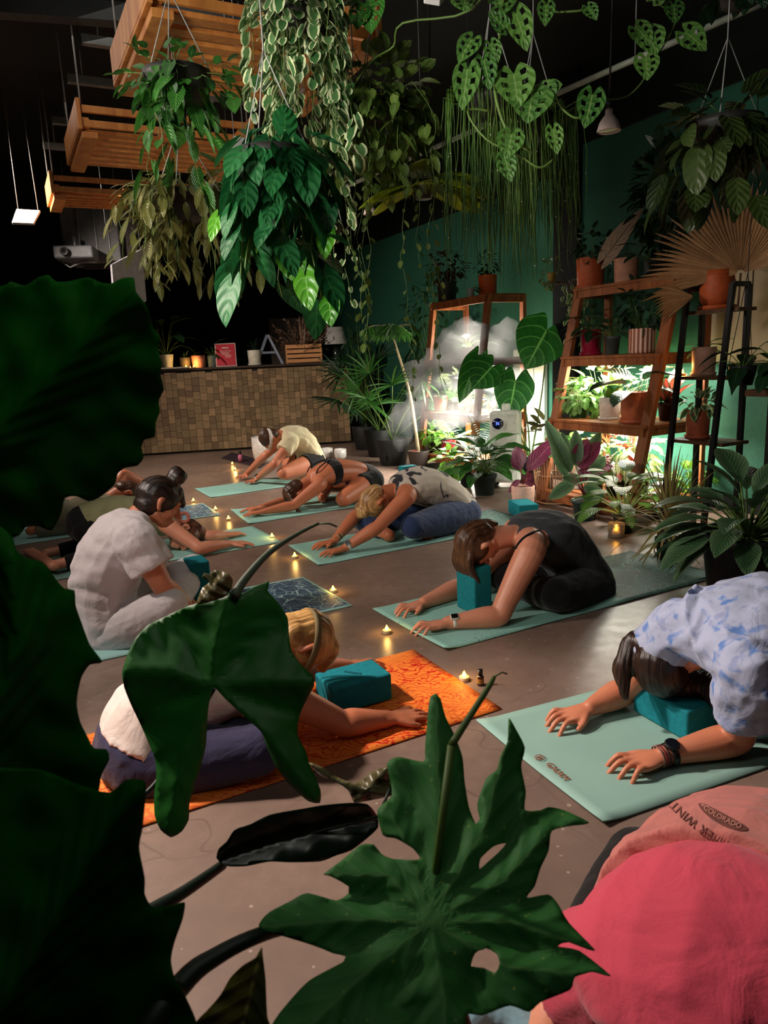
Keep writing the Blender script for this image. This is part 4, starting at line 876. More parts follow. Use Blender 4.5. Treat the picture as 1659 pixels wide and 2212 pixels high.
def drac(b):
    mb, ms = MB(), MB(); ms.tube([b, b+Z*.16], [.012, .009], 8)
    for i in range(95):
        a = random.uniform(0, 6.28); t = rad(random.uniform(3, 45) if i < 50 else random.uniform(45, 120)); z_ = random.uniform(.06, .18) if i < 50 else random.uniform(0, .12); h = V((cos(a), sin(a), 0))
        pts, d = arc(b+Z*z_, h*sin(t)+Z*cos(t), random.uniform(.28, .42), .25 if i < 50 else 1.1, 6); nl = len(pts)-1; s_ = h.cross(Z); b0 = len(mb.v); lv = random.random()
        for j, p in enumerate(pts):
            w = .0075*(1-(j/nl)**2)+.0006; dn = (Z*.3).cross(s_)*0
            for q in (-1, 0, 1): mb.v.append(p + s_*(w*q) + Z*(abs(q)*.003))
        for j in range(nl):
            for q in (0, 1): k = b0+j*3+q; mb.face([k, k+1, k+4, k+3], [(q/2, j/nl), ((q+1)/2, j/nl), ((q+1)/2, (j+1)/nl), (q/2, (j+1)/nl)], lv)
    return mb, ms
P = FP(1440, 1206); potted(P, wpx(P, 50), wpx(P, 46)*2, (30, 38, 34), 'dark pot of spiky striped dracaena with drooping lower leaves', drac, 'stripe', 'nursery')
P = FP(1605, 1300); potted(P, .2, .34, (16, 17, 19), 'large dark floor pot of broad silver-patterned leaves at the right edge', lambda b: rosette(b, 52, .26, .12, .22, 'lance', (4, 88), .6, fold=.3, droop=.5, stemr=.005, face=.35), 'aglao', 'nursery')
# candle in glass
P = FP(1331, 1160); o = empty('glass_candle', P, 'lit candle in a frosted glass on the floor by the potted calathea', 'candle')
gl, t, b = base('frosted_glass', .25, .5); b.inputs['Base Color'].default_value = (1, .85, .7, 1); b.inputs['Transmission Weight'].default_value = .92; b.inputs['IOR'].default_value = 1.2
r_ = wpx(P, 34); h_ = .095; mb = MB(); mb.lathe([(0, 0), (r_*.95, 0), (r_, .006), (r_, h_), (r_*.9, h_), (r_*.9, .01), (0, .01)], P, 30); mb.build('glass', gl, o)
mb = MB(); mb.lathe([(0, .011), (r_*.86, .011), (r_*.86, .035), (0, .035)], P); mb.build('wax', wax, o)
mb = MB(); mb.lathe([(0, .035), (.006, .038), (.009, .046), (.004, .058), (0, .064)], P, 12); mb.build('flame', fl, o)
l = bpy.data.lights.new('candle_glow', 'POINT'); l.energy = .5; l.color = (1, .5, .12); l.shadow_soft_size = .01; lo = bpy.data.objects.new('candle_glow', l); lo.location = P+Z*.075; COL.objects.link(lo)
# ================= BLACK RACK
A = F(1514, 1182); an, aw = A.dot(N), A.dot(Wd); cw_ = aw+.31; bm = mat('black_metal', (16, 17, 18), .4, .5)
HR = zat(NW(an+.16, aw), 613); o = empty('metal_rack', NW(an+.2, (aw+cw_)/2), 'leaning black metal rack at the right with three wooden boards', 'rack')
for w_ in (aw, cw_):
    mb = MB(); mb.bar(NW(an, w_), NW(an+.16, w_, HR), .028, .028, N); mb.build('front_post', bm, o, smooth=False)
    mb = MB(); mb.bar(NW(an+.3, w_), NW(an+.3, w_, HR), .028, .028, N); mb.build('rear_post', bm, o, smooth=False)
    mb = MB(); mb.bar(NW(an+.16, w_, HR), NW(an+.3, w_, HR), .028, .028, Z); mb.build('top_bar', bm, o, smooth=False)
RK = [zat(NW(an+.05, aw), 962), zat(NW(an+.09, aw), 818), zat(NW(an+.14, aw), 668)]; print('RK', RK, HR)
for z_ in RK: 
    q = an+.16*z_/HR+.02; mb = MB(); mb.box(NW((q+an+.32)/2, (aw+cw_)/2, z_), (an+.32-q, .4, .02), (N, Wd, Z)); mb.build('shelf_board', dwood, o, smooth=False)
def onA(x, lv, off=.14): n_ = an+.16*RK[lv]/HR+off; return onN(x, n_, RK[lv]+.01)
P = onA(1506, 0, .17); potted(P, wpx(P, 50), wpx(P, 56)*2, (186, 92, 60), 'terracotta pot with leafy pale-edged plant on the rack\'s lowest board', lambda b: bush(b+Z*.06, (.12, .12, .08), 46, .07, .05, 'heart', lobe=.3), 'varieg', 'cyl', True)
P = onA(1519, 1, .17); potted(P, wpx(P, 50), wpx(P, 56)*2, (218, 166, 140), 'pale pink pot beside the tealight on the black rack', lambda b: rosette(b, 7, .12, .05, .05, 'oval', (20, 80), .5), 'dark', 'cyl', True)
tealight(onA(1474, 1, .12), 'lit tealight on the black rack beside the pink pot', power=1.2)
P = onA(1548, 2, .16); o = potted(P, wpx(P, 74), wpx(P, 78)*2, (206, 96, 46), 'large rounded terracotta pot on the rack\'s top board', lambda b: (MB(), MB()), 'dark', 'round', True)
b = P+Z*.25; dp = depth(P); mb, ms = MB(), MB(); ms.tube([b, Dp(1545, 560, dp), Dp(1560, 480, dp), Dp(1600, 430, dp)], .006, 6, smooth=4); ms.tube([b, Dp(1535, 540, dp), Dp(1500, 500, dp)], .005, 6, smooth=4)
for a in ((1530, 540, 1515, 620, 34), (1545, 480, 1530, 530, 26), (1560, 470, 1585, 530, 26), (1545, 520, 1500, 500, 14), (1580, 440, 1610, 410, 22), (1550, 500, 1570, 440, 18)): pleaf(mb, *a[:5], dp-.02, 'oval', 0)
fin(o, mb, ms, 'dark', mat('dark_stem', (30, 26, 22), .7))
# dried fan palm
c = onN(1596, an+.3, RK[2]+.12); o = place('dried_palm_leaf', NW(an+.3, c.dot(Wd), RK[2]+.012), 'large dried tan fan palm leaf spread behind the terracotta pot', 'dried leaf'); mb = MB(); dr = depth(c)
for j, (cx, cy, R_, a0, a1, n_) in enumerate(((1600, 590, 205, -75, 100, 46), (1500, 640, 90, 150, 215, 14))):
    cc = Dp(cx, cy, dr+.05*j); e1 = (CR*.75-Wd*.65).normalized(); e2 = CU
    for i in range(n_):
        a = rad(a0+(a1-a0)*i/(n_-1)) if j == 0 else rad(a0+(a1-a0)*i/(n_-1)); dd = (e1*-sin(a)+e2*cos(a)) if j == 0 else (e1*cos(a)+e2*sin(a)*1)
        L = R_*dr/FPX*random.uniform(.88, 1.05); b0 = len(mb.v); s_ = dd.cross(_f).normalized(); lv = random.random(); pw = L*rad((a1-a0)/(n_-1))*.62 if j == 0 else L*.07
        for r_, w in ((.04, .04), (.6, .6), (.8, .42), (1, .03)):
            for q in (-1, 0, 1): mb.v.append(cc + dd*(L*r_) + s_*(pw*w*q) + _f*(.006*abs(q)) + V((0, 0, -.05*r_**3)) - _f*(.05*r_*r_))
        for u_ in range(3):
            for q in (0, 1): k = b0+u_*3+q; mb.face([k, k+1, k+4, k+3], None, lv)
st_ = MB(); st_.tube([Dp(1600, 590, dr), NW(an+.3, c.dot(Wd), RK[2]+.012)], .006, 6)
fin(o, mb, st_, 'tan', brownst)
# far right hanging pots, plank
P = onN(1602, an+.02, zat(NW(an+.02, onN(1602, an+.02, .9).dot(Wd)), 832)); 
def cords(o, P, r, top, m, n=3, kn=None):
    mb = MB()
    for i in range(n): a = i*2*pi/n+.4; mb.tube([P+V((cos(a), sin(a), 0))*r, kn or (P+Z*.45), top], .0022, 4)
    mb.build('cords', m, o)
jute = mat('jute', (120, 100, 76), .9); blkc = mat('dark_cord', (40, 40, 38), .8)
o = potted(P, wpx(P, 58), wpx(P, 42)*2, (26, 28, 28), 'dark hanging pot with large drooping dark leaves near the right edge', lambda b: rosette(b, 9, .22, .11, .16, 'spear', (20, 75), 1.0, face=.8), 'dark', 'taper'); cords(o, P+Z*.12, .07, P+Z*1.6, blkc, kn=P+Z*.6)
pz = zat(NW(an-.1, onN(1640, an-.1, .8).dot(Wd)), 850); p0 = onN(1608, an-.1, pz); mb = MB(); mb.box(p0-Wd*.4+N*.12, (.24, .8, .035), (N, Wd, Z)); o = mb.build('plank_shelf', dwood, smooth=False, bevel=.004); tag(o, 'wooden plank shelf cut off by the right edge of the photo', 'shelf')
q0 = NW(an-.1+.12, (p0-Wd*.4).dot(Wd)); 
mb = MB(); 
for w_ in (-.08, -.72): mb.bar(p0+Wd*w_+N*.12-Z*(pz), p0+Wd*w_+N*.12-Z*.015, .03, .03, N)
q_ = mb.build('post', bm, o, smooth=False)
P = p0-Wd*.12+N*.12+Z*.018; potted(P, .07, .12, (44, 48, 44), 'dark green pot on the plank at the right edge', lambda b: rosette(b, 8, .16, .08, .12, 'oval', (20, 80), .7), 'dark', 'nursery')
# moss pole plant on top of the tall shelf
P = onR(1425, 3, .18); o = potted(P, .08, .14, (40, 40, 38), 'dark pot with moss pole and dense shadowy leaves above the tall shelf', lambda b: bush(b+Z*.42, (.2, .16, .38), 150, .13, .07), 'dark', 'nursery')
mb = MB(); mb.tube([P+Z*.1, P+Z*.95], [.03, .026], 12); mb.build('moss_pole', mat('moss', (86, 86, 40), .95, sc=60, bump=.8), o)
# plants left of the tall shelf, on the wall
P = onN(1190, 4.2, zat(NW(4.2, onN(1190, 4.2, 1.6).dot(Wd)), 608)); o = potted(P, .035, .07, (150, 120, 40), 'tiny yellow wall pot with trailing sprigs beside the column', lambda b: bush(b+Z*.0, (.1, .08, .14), 50, .04, .025), 'olive', 'taper'); mb = MB(); mb.box(P-Z*.012+N*.06, (.16, .09, .012), (N, Wd, Z)); mb.build('bracket', dwood, o, smooth=False)
P = onN(1222, 4.1, RL[3]+.0); 
P = onR(1238, 3, .25); potted(P, .06, .1, (60, 50, 40), 'pot of pale trailing vine leaves at the far end of the tall shelf', lambda b: trail(b, 9, (.2, .5), .055, .045, 'heart'), 'varieg')
# ================= PALMS AT THE BACK
def fan(mb, c, axis, nrm, n, L, w, a0, a1):
    s_ = axis.cross(nrm).normalized()
    for i in range(n):
        a = rad(a0+(a1-a0)*i/(n-1)); mb.leaf(c, axis*cos(a)+s_*sin(a)-Z*.08, nrm, L*random.uniform(.85, 1.1), w, 'strap', .25, .35, 4, nu=1)
def rhapis(b, n=9, H=(.5, .9), L=.4):
    mb, ms = MB(), MB()
    for i in range(n):
        a = i*2.4; t = rad(random.uniform(8, 60)); h = V((cos(a), sin(a), 0)); pts, d = arc(b, h*sin(t)+Z*cos(t), random.uniform(*H), .5); ms.tube(pts, .005, 5)
        ax = (d+h*.4).normalized(); fan(mb, pts[-1], ax, (V((0, -.6, .8))).normalized(), 11, L, .028, -85, 85)
    return mb, ms
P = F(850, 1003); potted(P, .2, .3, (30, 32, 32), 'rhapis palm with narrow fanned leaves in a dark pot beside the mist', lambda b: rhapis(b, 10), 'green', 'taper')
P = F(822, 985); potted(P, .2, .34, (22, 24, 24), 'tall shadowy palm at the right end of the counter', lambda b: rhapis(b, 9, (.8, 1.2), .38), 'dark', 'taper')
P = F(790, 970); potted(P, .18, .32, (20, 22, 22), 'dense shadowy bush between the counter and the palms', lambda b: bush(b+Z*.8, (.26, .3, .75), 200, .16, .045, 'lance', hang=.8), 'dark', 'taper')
P = F(905, 1012); o = potted(P, .12, .2, (70, 60, 54), 'pale leaning cane with a cluster of drooping split leaves at its top', lambda b: (MB(), MB()), 'green', 'taper')
tp = Dp(845, 715, depth(P)+.2); mb, ms = MB(), MB(); b = P+Z*.18; m0 = Dp(885, 850, depth(P)+.05); ms.tube([b, m0, tp], [.022, .018, .012], 8, smooth=5)
for i in range(16): a = i*2.4; h = V((cos(a), sin(a), 0)); pts, d = arc(tp, h*.8+Z*.6, random.uniform(.15, .3), 1.2); ms.tube(pts, .004, 4); fan(mb, pts[-1], (d-Z*.5).normalized(), (h+Z*.5).normalized(), 6, .2, .04, -60, 60)
fin(o, mb, ms, 'green', mat('pale_cane', (190, 176, 140), .7))
# shadowy greenery on the green wall behind the palms
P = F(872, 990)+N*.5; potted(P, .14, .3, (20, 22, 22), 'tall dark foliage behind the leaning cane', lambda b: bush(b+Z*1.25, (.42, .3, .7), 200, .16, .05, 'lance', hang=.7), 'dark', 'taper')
# ================= FLOOR ODDS
milk = mat('milky_quartz', (232, 228, 222), .3, .5)
def bowl(P, r, h, label):
    mb = MB(); mb.lathe([(0, 0), (r*.6, 0), (r*.92, h*.2), (r, h*.5), (r, h), (r*.94, h), (r*.93, h*.5), (r*.8, h*.25), (0, h*.1)], P, 32); return tag(mb.build('singing_bowl', milk), label, 'bowl')
P = F(577, 1000); bowl(P, .17, .33, 'large white crystal bowl behind the person in cream')
P = F(736, 992); bowl(P, .075, .13, 'small white bowl standing right of the person in cream'); P = F(707, 990); bowl(P, .075, .13, 'small white bowl half hidden by the cream shirt')
P = F(546, 1056)
P = F(546, 1022)*1; P = F(500, 1000); mb = MB(); n_ = 14
for i in range(n_+1):
    for j in range(9): mb.v.append(F(478, 990)+(F(560, 1012)-F(478, 990))*(i/n_)+(F(500, 978)-F(478, 990))*(j/8)+Z*(.004+.012*max(0, noise.noise(V((i*.7, j*.8, 2))))))
for i in range(n_):
    for j in range(8): k = i*9+j; mb.face([k, k+9, k+10, k+1])
tag(mb.build('dark_cloth', mat('dark_cloth', (58, 36, 50), .9, col2=(30, 24, 34)), sol=.004), 'crumpled dark cloth on the floor left of the person in cream', 'cloth')
P = F(520, 998); o = empty('perfume_bottle', P+Z*.012, 'small pink bottle on the dark cloth', 'bottle'); mb = MB(); mb.lathe([(0, .012), (.03, .012), (.032, .08), (.014, .1), (.0, .1)], P); mb.build('bottle_body', mat('pink_glass', (190, 110, 150), .2), o); mb = MB(); mb.lathe([(0, .1), (.015, .1), (.015, .14), (0, .14)], P); mb.build('cap', blk, o)
P = F(897, 1050); o = tag((lambda mb: (mb.lathe([(0, 0), (.08, 0), (.09, .07), (.084, .07), (.076, .008), (0, .008)], P, 24), mb.build('saucer_bowl', milk))[1])(MB()), 'shallow white dish on the floor at the foot of the misty shelf', 'dish')
P = F(897, 1012); o = empty('tumbler', P, 'reddish glass tumbler standing left of the misty shelf', 'glass'); mb = MB(); mb.lathe([(0, 0), (.05, 0), (.055, .2), (.05, .2), (.046, .01), (0, .01)], P, 24); mb.build('tumbler_wall', mat('red_glass', (150, 90, 80), .15), o)
P = F(1100, 1112); 
# ================= OVERHEAD
pw = woodm('planter_pine', (206, 138, 70), (168, 98, 46)); steel = mat('galvanised', (120, 124, 122), .45, .4, metal=.5); cable = mat('steel_cable', (150, 150, 146), .5)
ZP = 2.6
def pallet(fx, fy, L, D, label, zp=ZP, gaps=7, front=False):
    P0 = F(fx, fy, zp); o = empty('hanging_planter', P0 + N*L/2 - Wd*D/2 + Z*.08, label, 'planter'); c = lambda a, b_, z_: P0 + N*a - Wd*b_ + Z*z_; H = .17
    for i in range(gaps):
        mb = MB(); mb.box(c(L/2, D*(i+.5)/gaps, .012), (L, D/gaps-.055, .022), (N, Wd, Z)); mb.build('slat', pw, o, smooth=False, bevel=.002)
    for a in (0, L/2, L):
        mb = MB(); mb.box(c(a, D/2, .05), (.07, D, .06), (N, Wd, Z)); mb.build('runner', pw, o, smooth=False, bevel=.003)
    for b_ in (0, D):
        for z_ in (.06, .14):
            mb = MB(); mb.box(c(L/2, b_, z_-.015), (L, .022, .04), (N, Wd, Z)); mb.build('side_board', pw, o, smooth=False, bevel=.002)
    for a in (-.02, L+.02):
        mb = MB(); mb.box(c(a, D/2, .09), (.025, D+.06, .17), (N, Wd, Z)); mb.build('end_board', pw, o, smooth=False, bevel=.003)
        mb = MB(); mb.box(c(a+(.05 if a < 0 else -.05), D/2, -.02), (.09, D+.03, .035), (N, Wd, Z)); mb.build('foot_board', pw, o, smooth=False, bevel=.003)
    for a in (0, L):
        for b_ in (.02, D-.02): mb = MB(); mb.tube([c(a, b_, .16), c(a, b_, CE-zp-.0)], .005, 6); mb.build('hanging_rod', cable, o)
    return c
c1 = pallet(262, 188, .98, .9, 'nearest and largest slatted wooden planter hanging overhead'); c2 = pallet(157, 358, 1.02, .8, 'middle hanging slatted wooden planter'); c3 = pallet(112, 448, 1.12, .5, 'farthest hanging wooden planter, darkest of the three', gaps=5)
for i, (x, y, z_, L) in enumerate(((175, 85, 3.15, 1.2), (145, 170, 3.15, 1.5), (113, 260, 3.15, 1.5), (92, 314, 3.15, 1.5))):
    P = F(x, y, z_); o = empty('ceiling_strut', P+N*L/2, ('nearest', 'second', 'third', 'farthest')[i] + ' of the four grey metal struts below the dark ceiling', 'strut', 'grey struts below the ceiling')
    mb = MB(); mb.box(P+N*L/2, (L, .05, .05), (N, Wd, Z)); mb.build('channel', steel, o, smooth=False)
    
    for q in (.1, L-.1): mb = MB(); mb.tube([P+N*q, P+N*q+Z*(CE-z_)], .006, 6); mb.build('threaded_rod', steel, o)
a, b = F(0, 12, 3.2), F(300, 36, 3.2); d = (b-a); mb = MB(); mb.bar(a-d*.4, b+d*1.2, .1, .1); o = tag(mb.build('ceiling_beam', mat('beam_grey', (52, 56, 56), .7), smooth=False), 'long grey beam crossing the dark ceiling at top left', 'beam')
mb = MB(); mb.tube([lerp(a, b, .1)+Z*.04, V((lerp(a, b, .1).x, lerp(a, b, .1).y, CE))], .01, 6); mb.tube([lerp(a, b, 1.6)+Z*.04, V((lerp(a, b, 1.6).x, lerp(a, b, 1.6).y, CE))], .01, 6); mb.build('hanger', steel, o)
a, b = F(900, 336, 2.7), F(1560, 45, 2.7); d = b-a; o = empty('ceiling_pipe', lerp(a, b, .5), 'long pale pipe running overhead towards the upper right', 'pipe'); pip = mat('pale_pipe', (150, 156, 140), .5)
mb = MB(); mb.tube([a-d*.5, b+d*.25], .016, 10); mb.build('pipe_run', pip, o); mb = MB()
for q in (-.3, .25, .8): p = lerp(a, b, q); mb.tube([p, p+Z*(CE-2.7)], .004, 5)
mb.build('hanger', steel, o)
# spot bulbs
ribm = mat('white_bulb_body', (214, 190, 184), .45, .4)
def bulb(x, y, Y, w, label, tilt=V((0, 0, 0))):
    P = Dy(x, y, Y); k = w*depth(P)/FPX/2; up = (Z+tilt).normalized(); o = empty('spot_bulb', P, label, 'bulb', None); mb = MB(); n = 40
    pr_ = [(k, 0), (k*1.0, k*.12), (k*.82, k*.7), (k*.5, k*1.15), (k*.34, k*1.3), (k*.3, k*1.75), (0, k*1.78)]; mb.lathe(pr_, P, n, up=up)
    for i in range(n, 4*n):
        if i % 2: cc = P+up*((mb.v[i]-P).dot(up)); mb.v[i] = cc+(mb.v[i]-cc)*.93
    bq = mb.build('body', ribm, o); mb = MB(); mb.lathe([(0, -.002), (k*.7, 0), (k*.97, .004)], P, n, up=up); mb.build('lens', mat('bulb_lens', (190, 190, 170), .2, .5), bq)
    mb = MB(); mb.tube([P+up*k*1.75, P+up*k*2.6], k*.33, 12); e = P+up*k*2.6; mb.tube([e, V((e.x+.02, e.y, CE))], .004, 6); mb.build('socket_and_cord', blk, o)
bulb(1315, 284, 3.0, 50, 'ribbed white spot bulb hanging before the green wall at upper right'); bulb(942, 418, 3.6, 34, 'ribbed white spot bulb above the yellow-green fern', V((-.2, 0, 0))); bulb(800, 464, 3.9, 30, 'smallest ribbed spot bulb among the trailing vines')
# flat panels
pan = mat('white_panel', (206, 204, 200), .5, .4); pand = mat('dim_panel', (150, 148, 154), .6)
def panel(label, c4, Y, m, th=.02):
    P = [Dy(x, y, Y+dy) for x, y, dy in c4]; cen = sum(P, V())/4; nr = (P[1]-P[0]).cross(P[3]-P[0]).normalized(); o = empty('panel_light', cen, label, 'panel light'); mb = MB(); mb.v = P+[p-nr*th for p in P]; mb.face([0, 1, 2, 3]); mb.face([7, 6, 5, 4])
    for i in range(4): j = (i+1) % 4; mb.face([i, i+4, j+4, j])
    mb.build('panel', m, o, smooth=False, bevel=.003); mb = MB()
    for p in (P[0], P[1]): mb.tube([lerp(p, cen, .15), V((lerp(p, cen, .3).x, lerp(p, cen, .3).y, CE))], .003, 5)
    mb.build('hanging_wires', cable, o)
panel('small square white panel hanging far left in the dark', ((37, 456, .1), (88, 459, .1), (74, 487, -.1), (27, 485, -.1)), 6.5, pan)
panel('pale panel partly hidden behind the foliage below the near planter', ((590, 210, .25), (660, 200, .3), (650, 243, 0), (576, 232, 0)), 3.6, pan)
panel('white panel edge showing right of the near planter', ((722, 140, .2), (768, 142, .2), (735, 168, 0), (712, 165, 0)), 3.2, pan); panel('white panel strip at the end of the middle planter', ((505, 300, .2), (530, 305, .2), (512, 342, 0), (490, 335, 0)), 4.6, pan)
panel('white panel cut off at the top edge of the picture', ((920, -30, .2), (985, -30, .2), (950, 14, 0), (915, 8, 0)), 2.6, pan)
P4 = [Dy(x, y, Y) for x, y, Y in ((238, 572, 7.0), (303, 538, 7.4), (313, 650, 7.4), (248, 700, 7.0))]; nr = (P4[1]-P4[0]).cross(P4[3]-P4[0]).normalized(); o = empty('hanging_board', sum(P4, V())/4, 'pale grey board hanging above the big left leaf', 'board'); mb = MB(); mb.v = P4+[p-nr*.02 for p in P4]; mb.face([0, 1, 2, 3]); mb.face([7, 6, 5, 4])
for i in range(4): j = (i+1) % 4; mb.face([i, i+4, j+4, j])
mb.build('board_face', pand, o, smooth=False); mb = MB(); 
for p in P4[:2]: mb.tube([p, V((p.x, p.y, CE))], .003, 5)
mb.tube([lerp(P4[0], P4[1], .4)-nr*-.003, lerp(P4[3], P4[2], .4)-nr*-.003], .006, 5); mb.build('hanging_wires', steel, o)
# metal air unit
P = Dy(205, 512, 8.6); o = empty('air_handling_unit', P, 'grey sheet metal ventilation unit high at the left', 'ventilation unit'); du = mat('sheet_metal', (92, 92, 94), .5, .4); w = 105*8.8/FPX; h = 112*8.8/FPX
mb = MB(); mb.box(P+Z*.02, (w, .5, h), (kd, ko, Z)); mb.build('casing', du, o, smooth=False, bevel=.01); mb = MB(); 
for q in (-.12, .06, .2): mb.box(P+kd*q*w*1.6-ko*.255+Z*.02, (.012, .01, h), (kd, ko, Z))
mb.build('seams', steel, o, smooth=False); mb = MB(); mb.box(P+kd*(w*.62)+ko*.0+Z*.05, (w*.32, .3, h*.9), (kd, ko, Z)); mb.box(P+kd*(w*.3)-Z*h*.52, (w*1.1, .1, .025), (kd, ko, Z)); mb.build('control_box', mat('dark_unit', (46, 36, 38), .6), o, smooth=False)
mb = MB(); 
for s in (-1, 1): mb.tube([P+kd*s*w*.45+Z*h*.5, P+kd*s*w*.45+Z*(CE-P.z)], .008, 6)
mb.build('hanging_rods', steel, o)
P = Dy(165, 548, 8.2); o = empty('projector', P, 'grey projector on a bracket beneath the ventilation unit', 'projector'); mb = MB(); mb.box(P, (.4, .3, .13), (kd, ko, Z)); mb.build('case', mat('grey_case', (104, 106, 110), .5), o, smooth=False, bevel=.02)
mb = MB(); mb.lathe([(0, 0), (.045, 0), (.045, .05), (.035, .05), (0, .03)], P-ko*.15-kd*.08, 20, up=-ko); mb.build('lens', blk, o)
mb = MB(); mb.tube([P+kd*-.2-Z*.05, P+kd*-.08-Z*.14, P+kd*.06-Z*.08, P+kd*.2-Z*.09], .012, 6); mb.tube([P, P+Z*.18], .02, 8); mb.build('bracket', steel, o)
# ================= HANGING PLANTS
def hang(x, y, Y, label, spec, lm, r=.12, h=.11, c=(34, 32, 30), sm=stemm, ring=True, top=None, group=None):
    P = Dy(x, y, Y); o = empty('hanging_plant', P, label, 'hanging plant', group); mb = MB(); mb.lathe([(0, 0), (r*.7, 0), (r*.95, h*.8), (r, h), (r*.9, h), (r*.85, h*.85), (0, h*.85)], P, 26); mb.build('basket', pcol(c), o)
    tz = top or CE; mb = MB(); kn = P+Z*min(.4, (tz-P.z)*.6)
    for i in range(3): a = i*2*pi/3; mb.tube([P+V((cos(a)*r, sin(a)*r, h)), kn, V((P.x, P.y, tz))], .0025, 4)
    mb.build('hanging_wires', cable, o); m1, m2 = spec(P+Z*h*.95); fin(o, m1, m2, lm, sm); return o, P
random.seed(11)
def sp1(b):
    mb, ms = trail(b, 40, (.2, .85), .05, .043, 'round', .17, .04, out=.05, lobe=.2); return bush(b-Z*.02, (.2, .18, .16), 110, .05, .046, 'round', mb, ms, b)
hang(650, 80, 3.0, 'huge variegated trailing plant hanging at the near planter\'s right end', sp1, 'varieg', .14)
def sp2(b):
    mb, ms = trail(b, 16, (.1, .42), .1, .06, 'heart', .14, .06, out=.05); return bush(b-Z*.02, (.24, .18, .13), 90, .06, .04, 'oval', mb, ms, b)
hang(388, 225, 3.1, 'dark leafy trailing plant below the near planter\'s left half', sp2, 'green', .13)
def sp3(b):
    mb, ms = trail(b, 44, (.08, .42), .1, .036, 'lance', .27, .05, out=.08); return bush(b, (.3, .24, .1), 130, .09, .035, 'lance', mb, ms, b, hang=.9)
hang(405, 475, 3.5, 'wide brownish-olive trailing plant with narrow leaves at left centre', sp3, 'olive', .16)
HP = leafmat('leaf_philodendron', (14, 66, 34), (34, 100, 50), vein=(52, 116, 60), freq=4, rough=.5, spec=.25)
def sp4(b):
    mb, ms = trail(b, 15, (.12, .5), .115, .085, 'heart', .1, .09, out=.04, nl=8, lobe=.35, nu=3, stemr=.003); return bush(b-Z*.03, (.2, .17, .12), 24, .115, .085, 'heart', mb, ms, b, .35, hang=1)
o4, P4_ = hang(590, 410, 2.45, 'large heart-leaved philodendron hanging in the middle', sp4, HP, .12)
mb = MB(); ms = MB(); d4 = 2.35
for a in ((520, 472, 520, 562, 62), (545, 475, 552, 545, 40), (622, 540, 628, 605, 60), (640, 545, 655, 590, 40)): pleaf(mb, *a[:5], d4, lobe=.35)
for a in ((660, 598, 668, 670, 58), (712, 652, 714, 705, 48), (470, 470, 452, 520, 34), (705, 500, 700, 560, 44)): pleaf(mb, *a[:5], d4-.05, lobe=.35)
ms.tube([P4_+Z*.05, Dp(600, 520, d4), Dp(655, 598, d4), Dp(690, 640, d4), Dp(735, 655, d4)], .003, 5, smooth=4); fin(o4, mb, ms, leafmat('leaf_heart_lit', (52, 126, 26), (98, 170, 44), vein=(140, 200, 100), freq=4, rough=.3, trans=.3))  # lit leaves of the same plant, light put into a brighter leaf colour
def sp5(b):
    mb, ms = trail(b, 34, (.1, .42), .07, .055, 'heart', .17, .05, out=.05); bush(b+Z*.0, (.22, .2, .22), 190, .075, .05, 'oval', mb, ms, b)
    trail(b, 9, (.7, 1.25), .03, .022, 'oval', .2, .16, mb, ms, out=.05, wig=.02); return mb, ms
hang(815, 280, 3.2, 'bushy green hanging plant with long bare trailing runners', sp5, leafmat('leaf_mossy', (58, 88, 30), (112, 136, 56), vein=(124, 146, 84)), .13)
def sp6(b):
    mb, ms = trail(b, 5, (.1, .42), .036, .03, 'round', .12, .11, out=.05, lobe=.2); return mb, ms
hang(705, 520, 3.2, 'small variegated trailing plant with curling tips over the lamp', sp6, 'varieg', .07, .06)
FE = leafmat('leaf_fern', (150, 180, 36), (205, 220, 60), freq=0, bump=0, trans=.35)
hang(915, 430, 3.4, 'yellow-green fern arching between two spot bulbs', lambda b: fern(b, 20, .34, (50, 85), .08, az=[0, .3, -.4, 2.9, 3.4, 1.2, -.9, .5, -1.6], sag=1.1), FE, .05, .05)
def rhip(b, n, ln, r):
    mb, ms = MB(), MB()
    for i in range(n):
        a = random.uniform(0, 6.28); h = V((cos(a), sin(a), 0)); R_ = random.random()**.5; q = b+h*r*R_*.6; pts = [q, q+h*r*.4*R_+Z*.02]; Ln = random.uniform(*ln); k = 9; p = pts[-1].copy()
        for j in range(k): p = p - Z*(Ln/k) + rv(.007) + h*.002; pts.append(p.copy())
        ms.tube(pts, [.002]*(len(pts)-2)+[.0013, .0008], 4)
        if random.random() < .5: e = pts[random.randint(4, len(pts)-1)]; mb.ell(e, (.003, .003, .003), n=6)
    return mb, ms
RS = mat('rhipsalis_green', (88, 120, 40), .5, .4, sc=4, col2=(60, 96, 34)); mat('pale_berry', (220, 220, 190), .4)
for x, y, Y, ln, lb, n in ((1062, 262, 3.1, (.35, .72), 'left curtain of thin hanging green stems dotted with berries', 120), (1152, 300, 3.3, (.3, .66), 'right curtain of thin hanging green stems before the dark column', 130)):
    P = Dy(x, y, Y); o, P = hang(x, y, Y, lb, lambda b: (MB(), MB()), 'green', .1, .09); mb, ms = rhip(P+Z*.08, n, ln, .2); q = ms.build('stems', RS, o); mb.build('berries', MATS['pale_berry'], q)
MO = leafmat('leaf_swiss', (50, 100, 40), (96, 140, 60), vein=(130, 165, 90), freq=5, rough=.45)
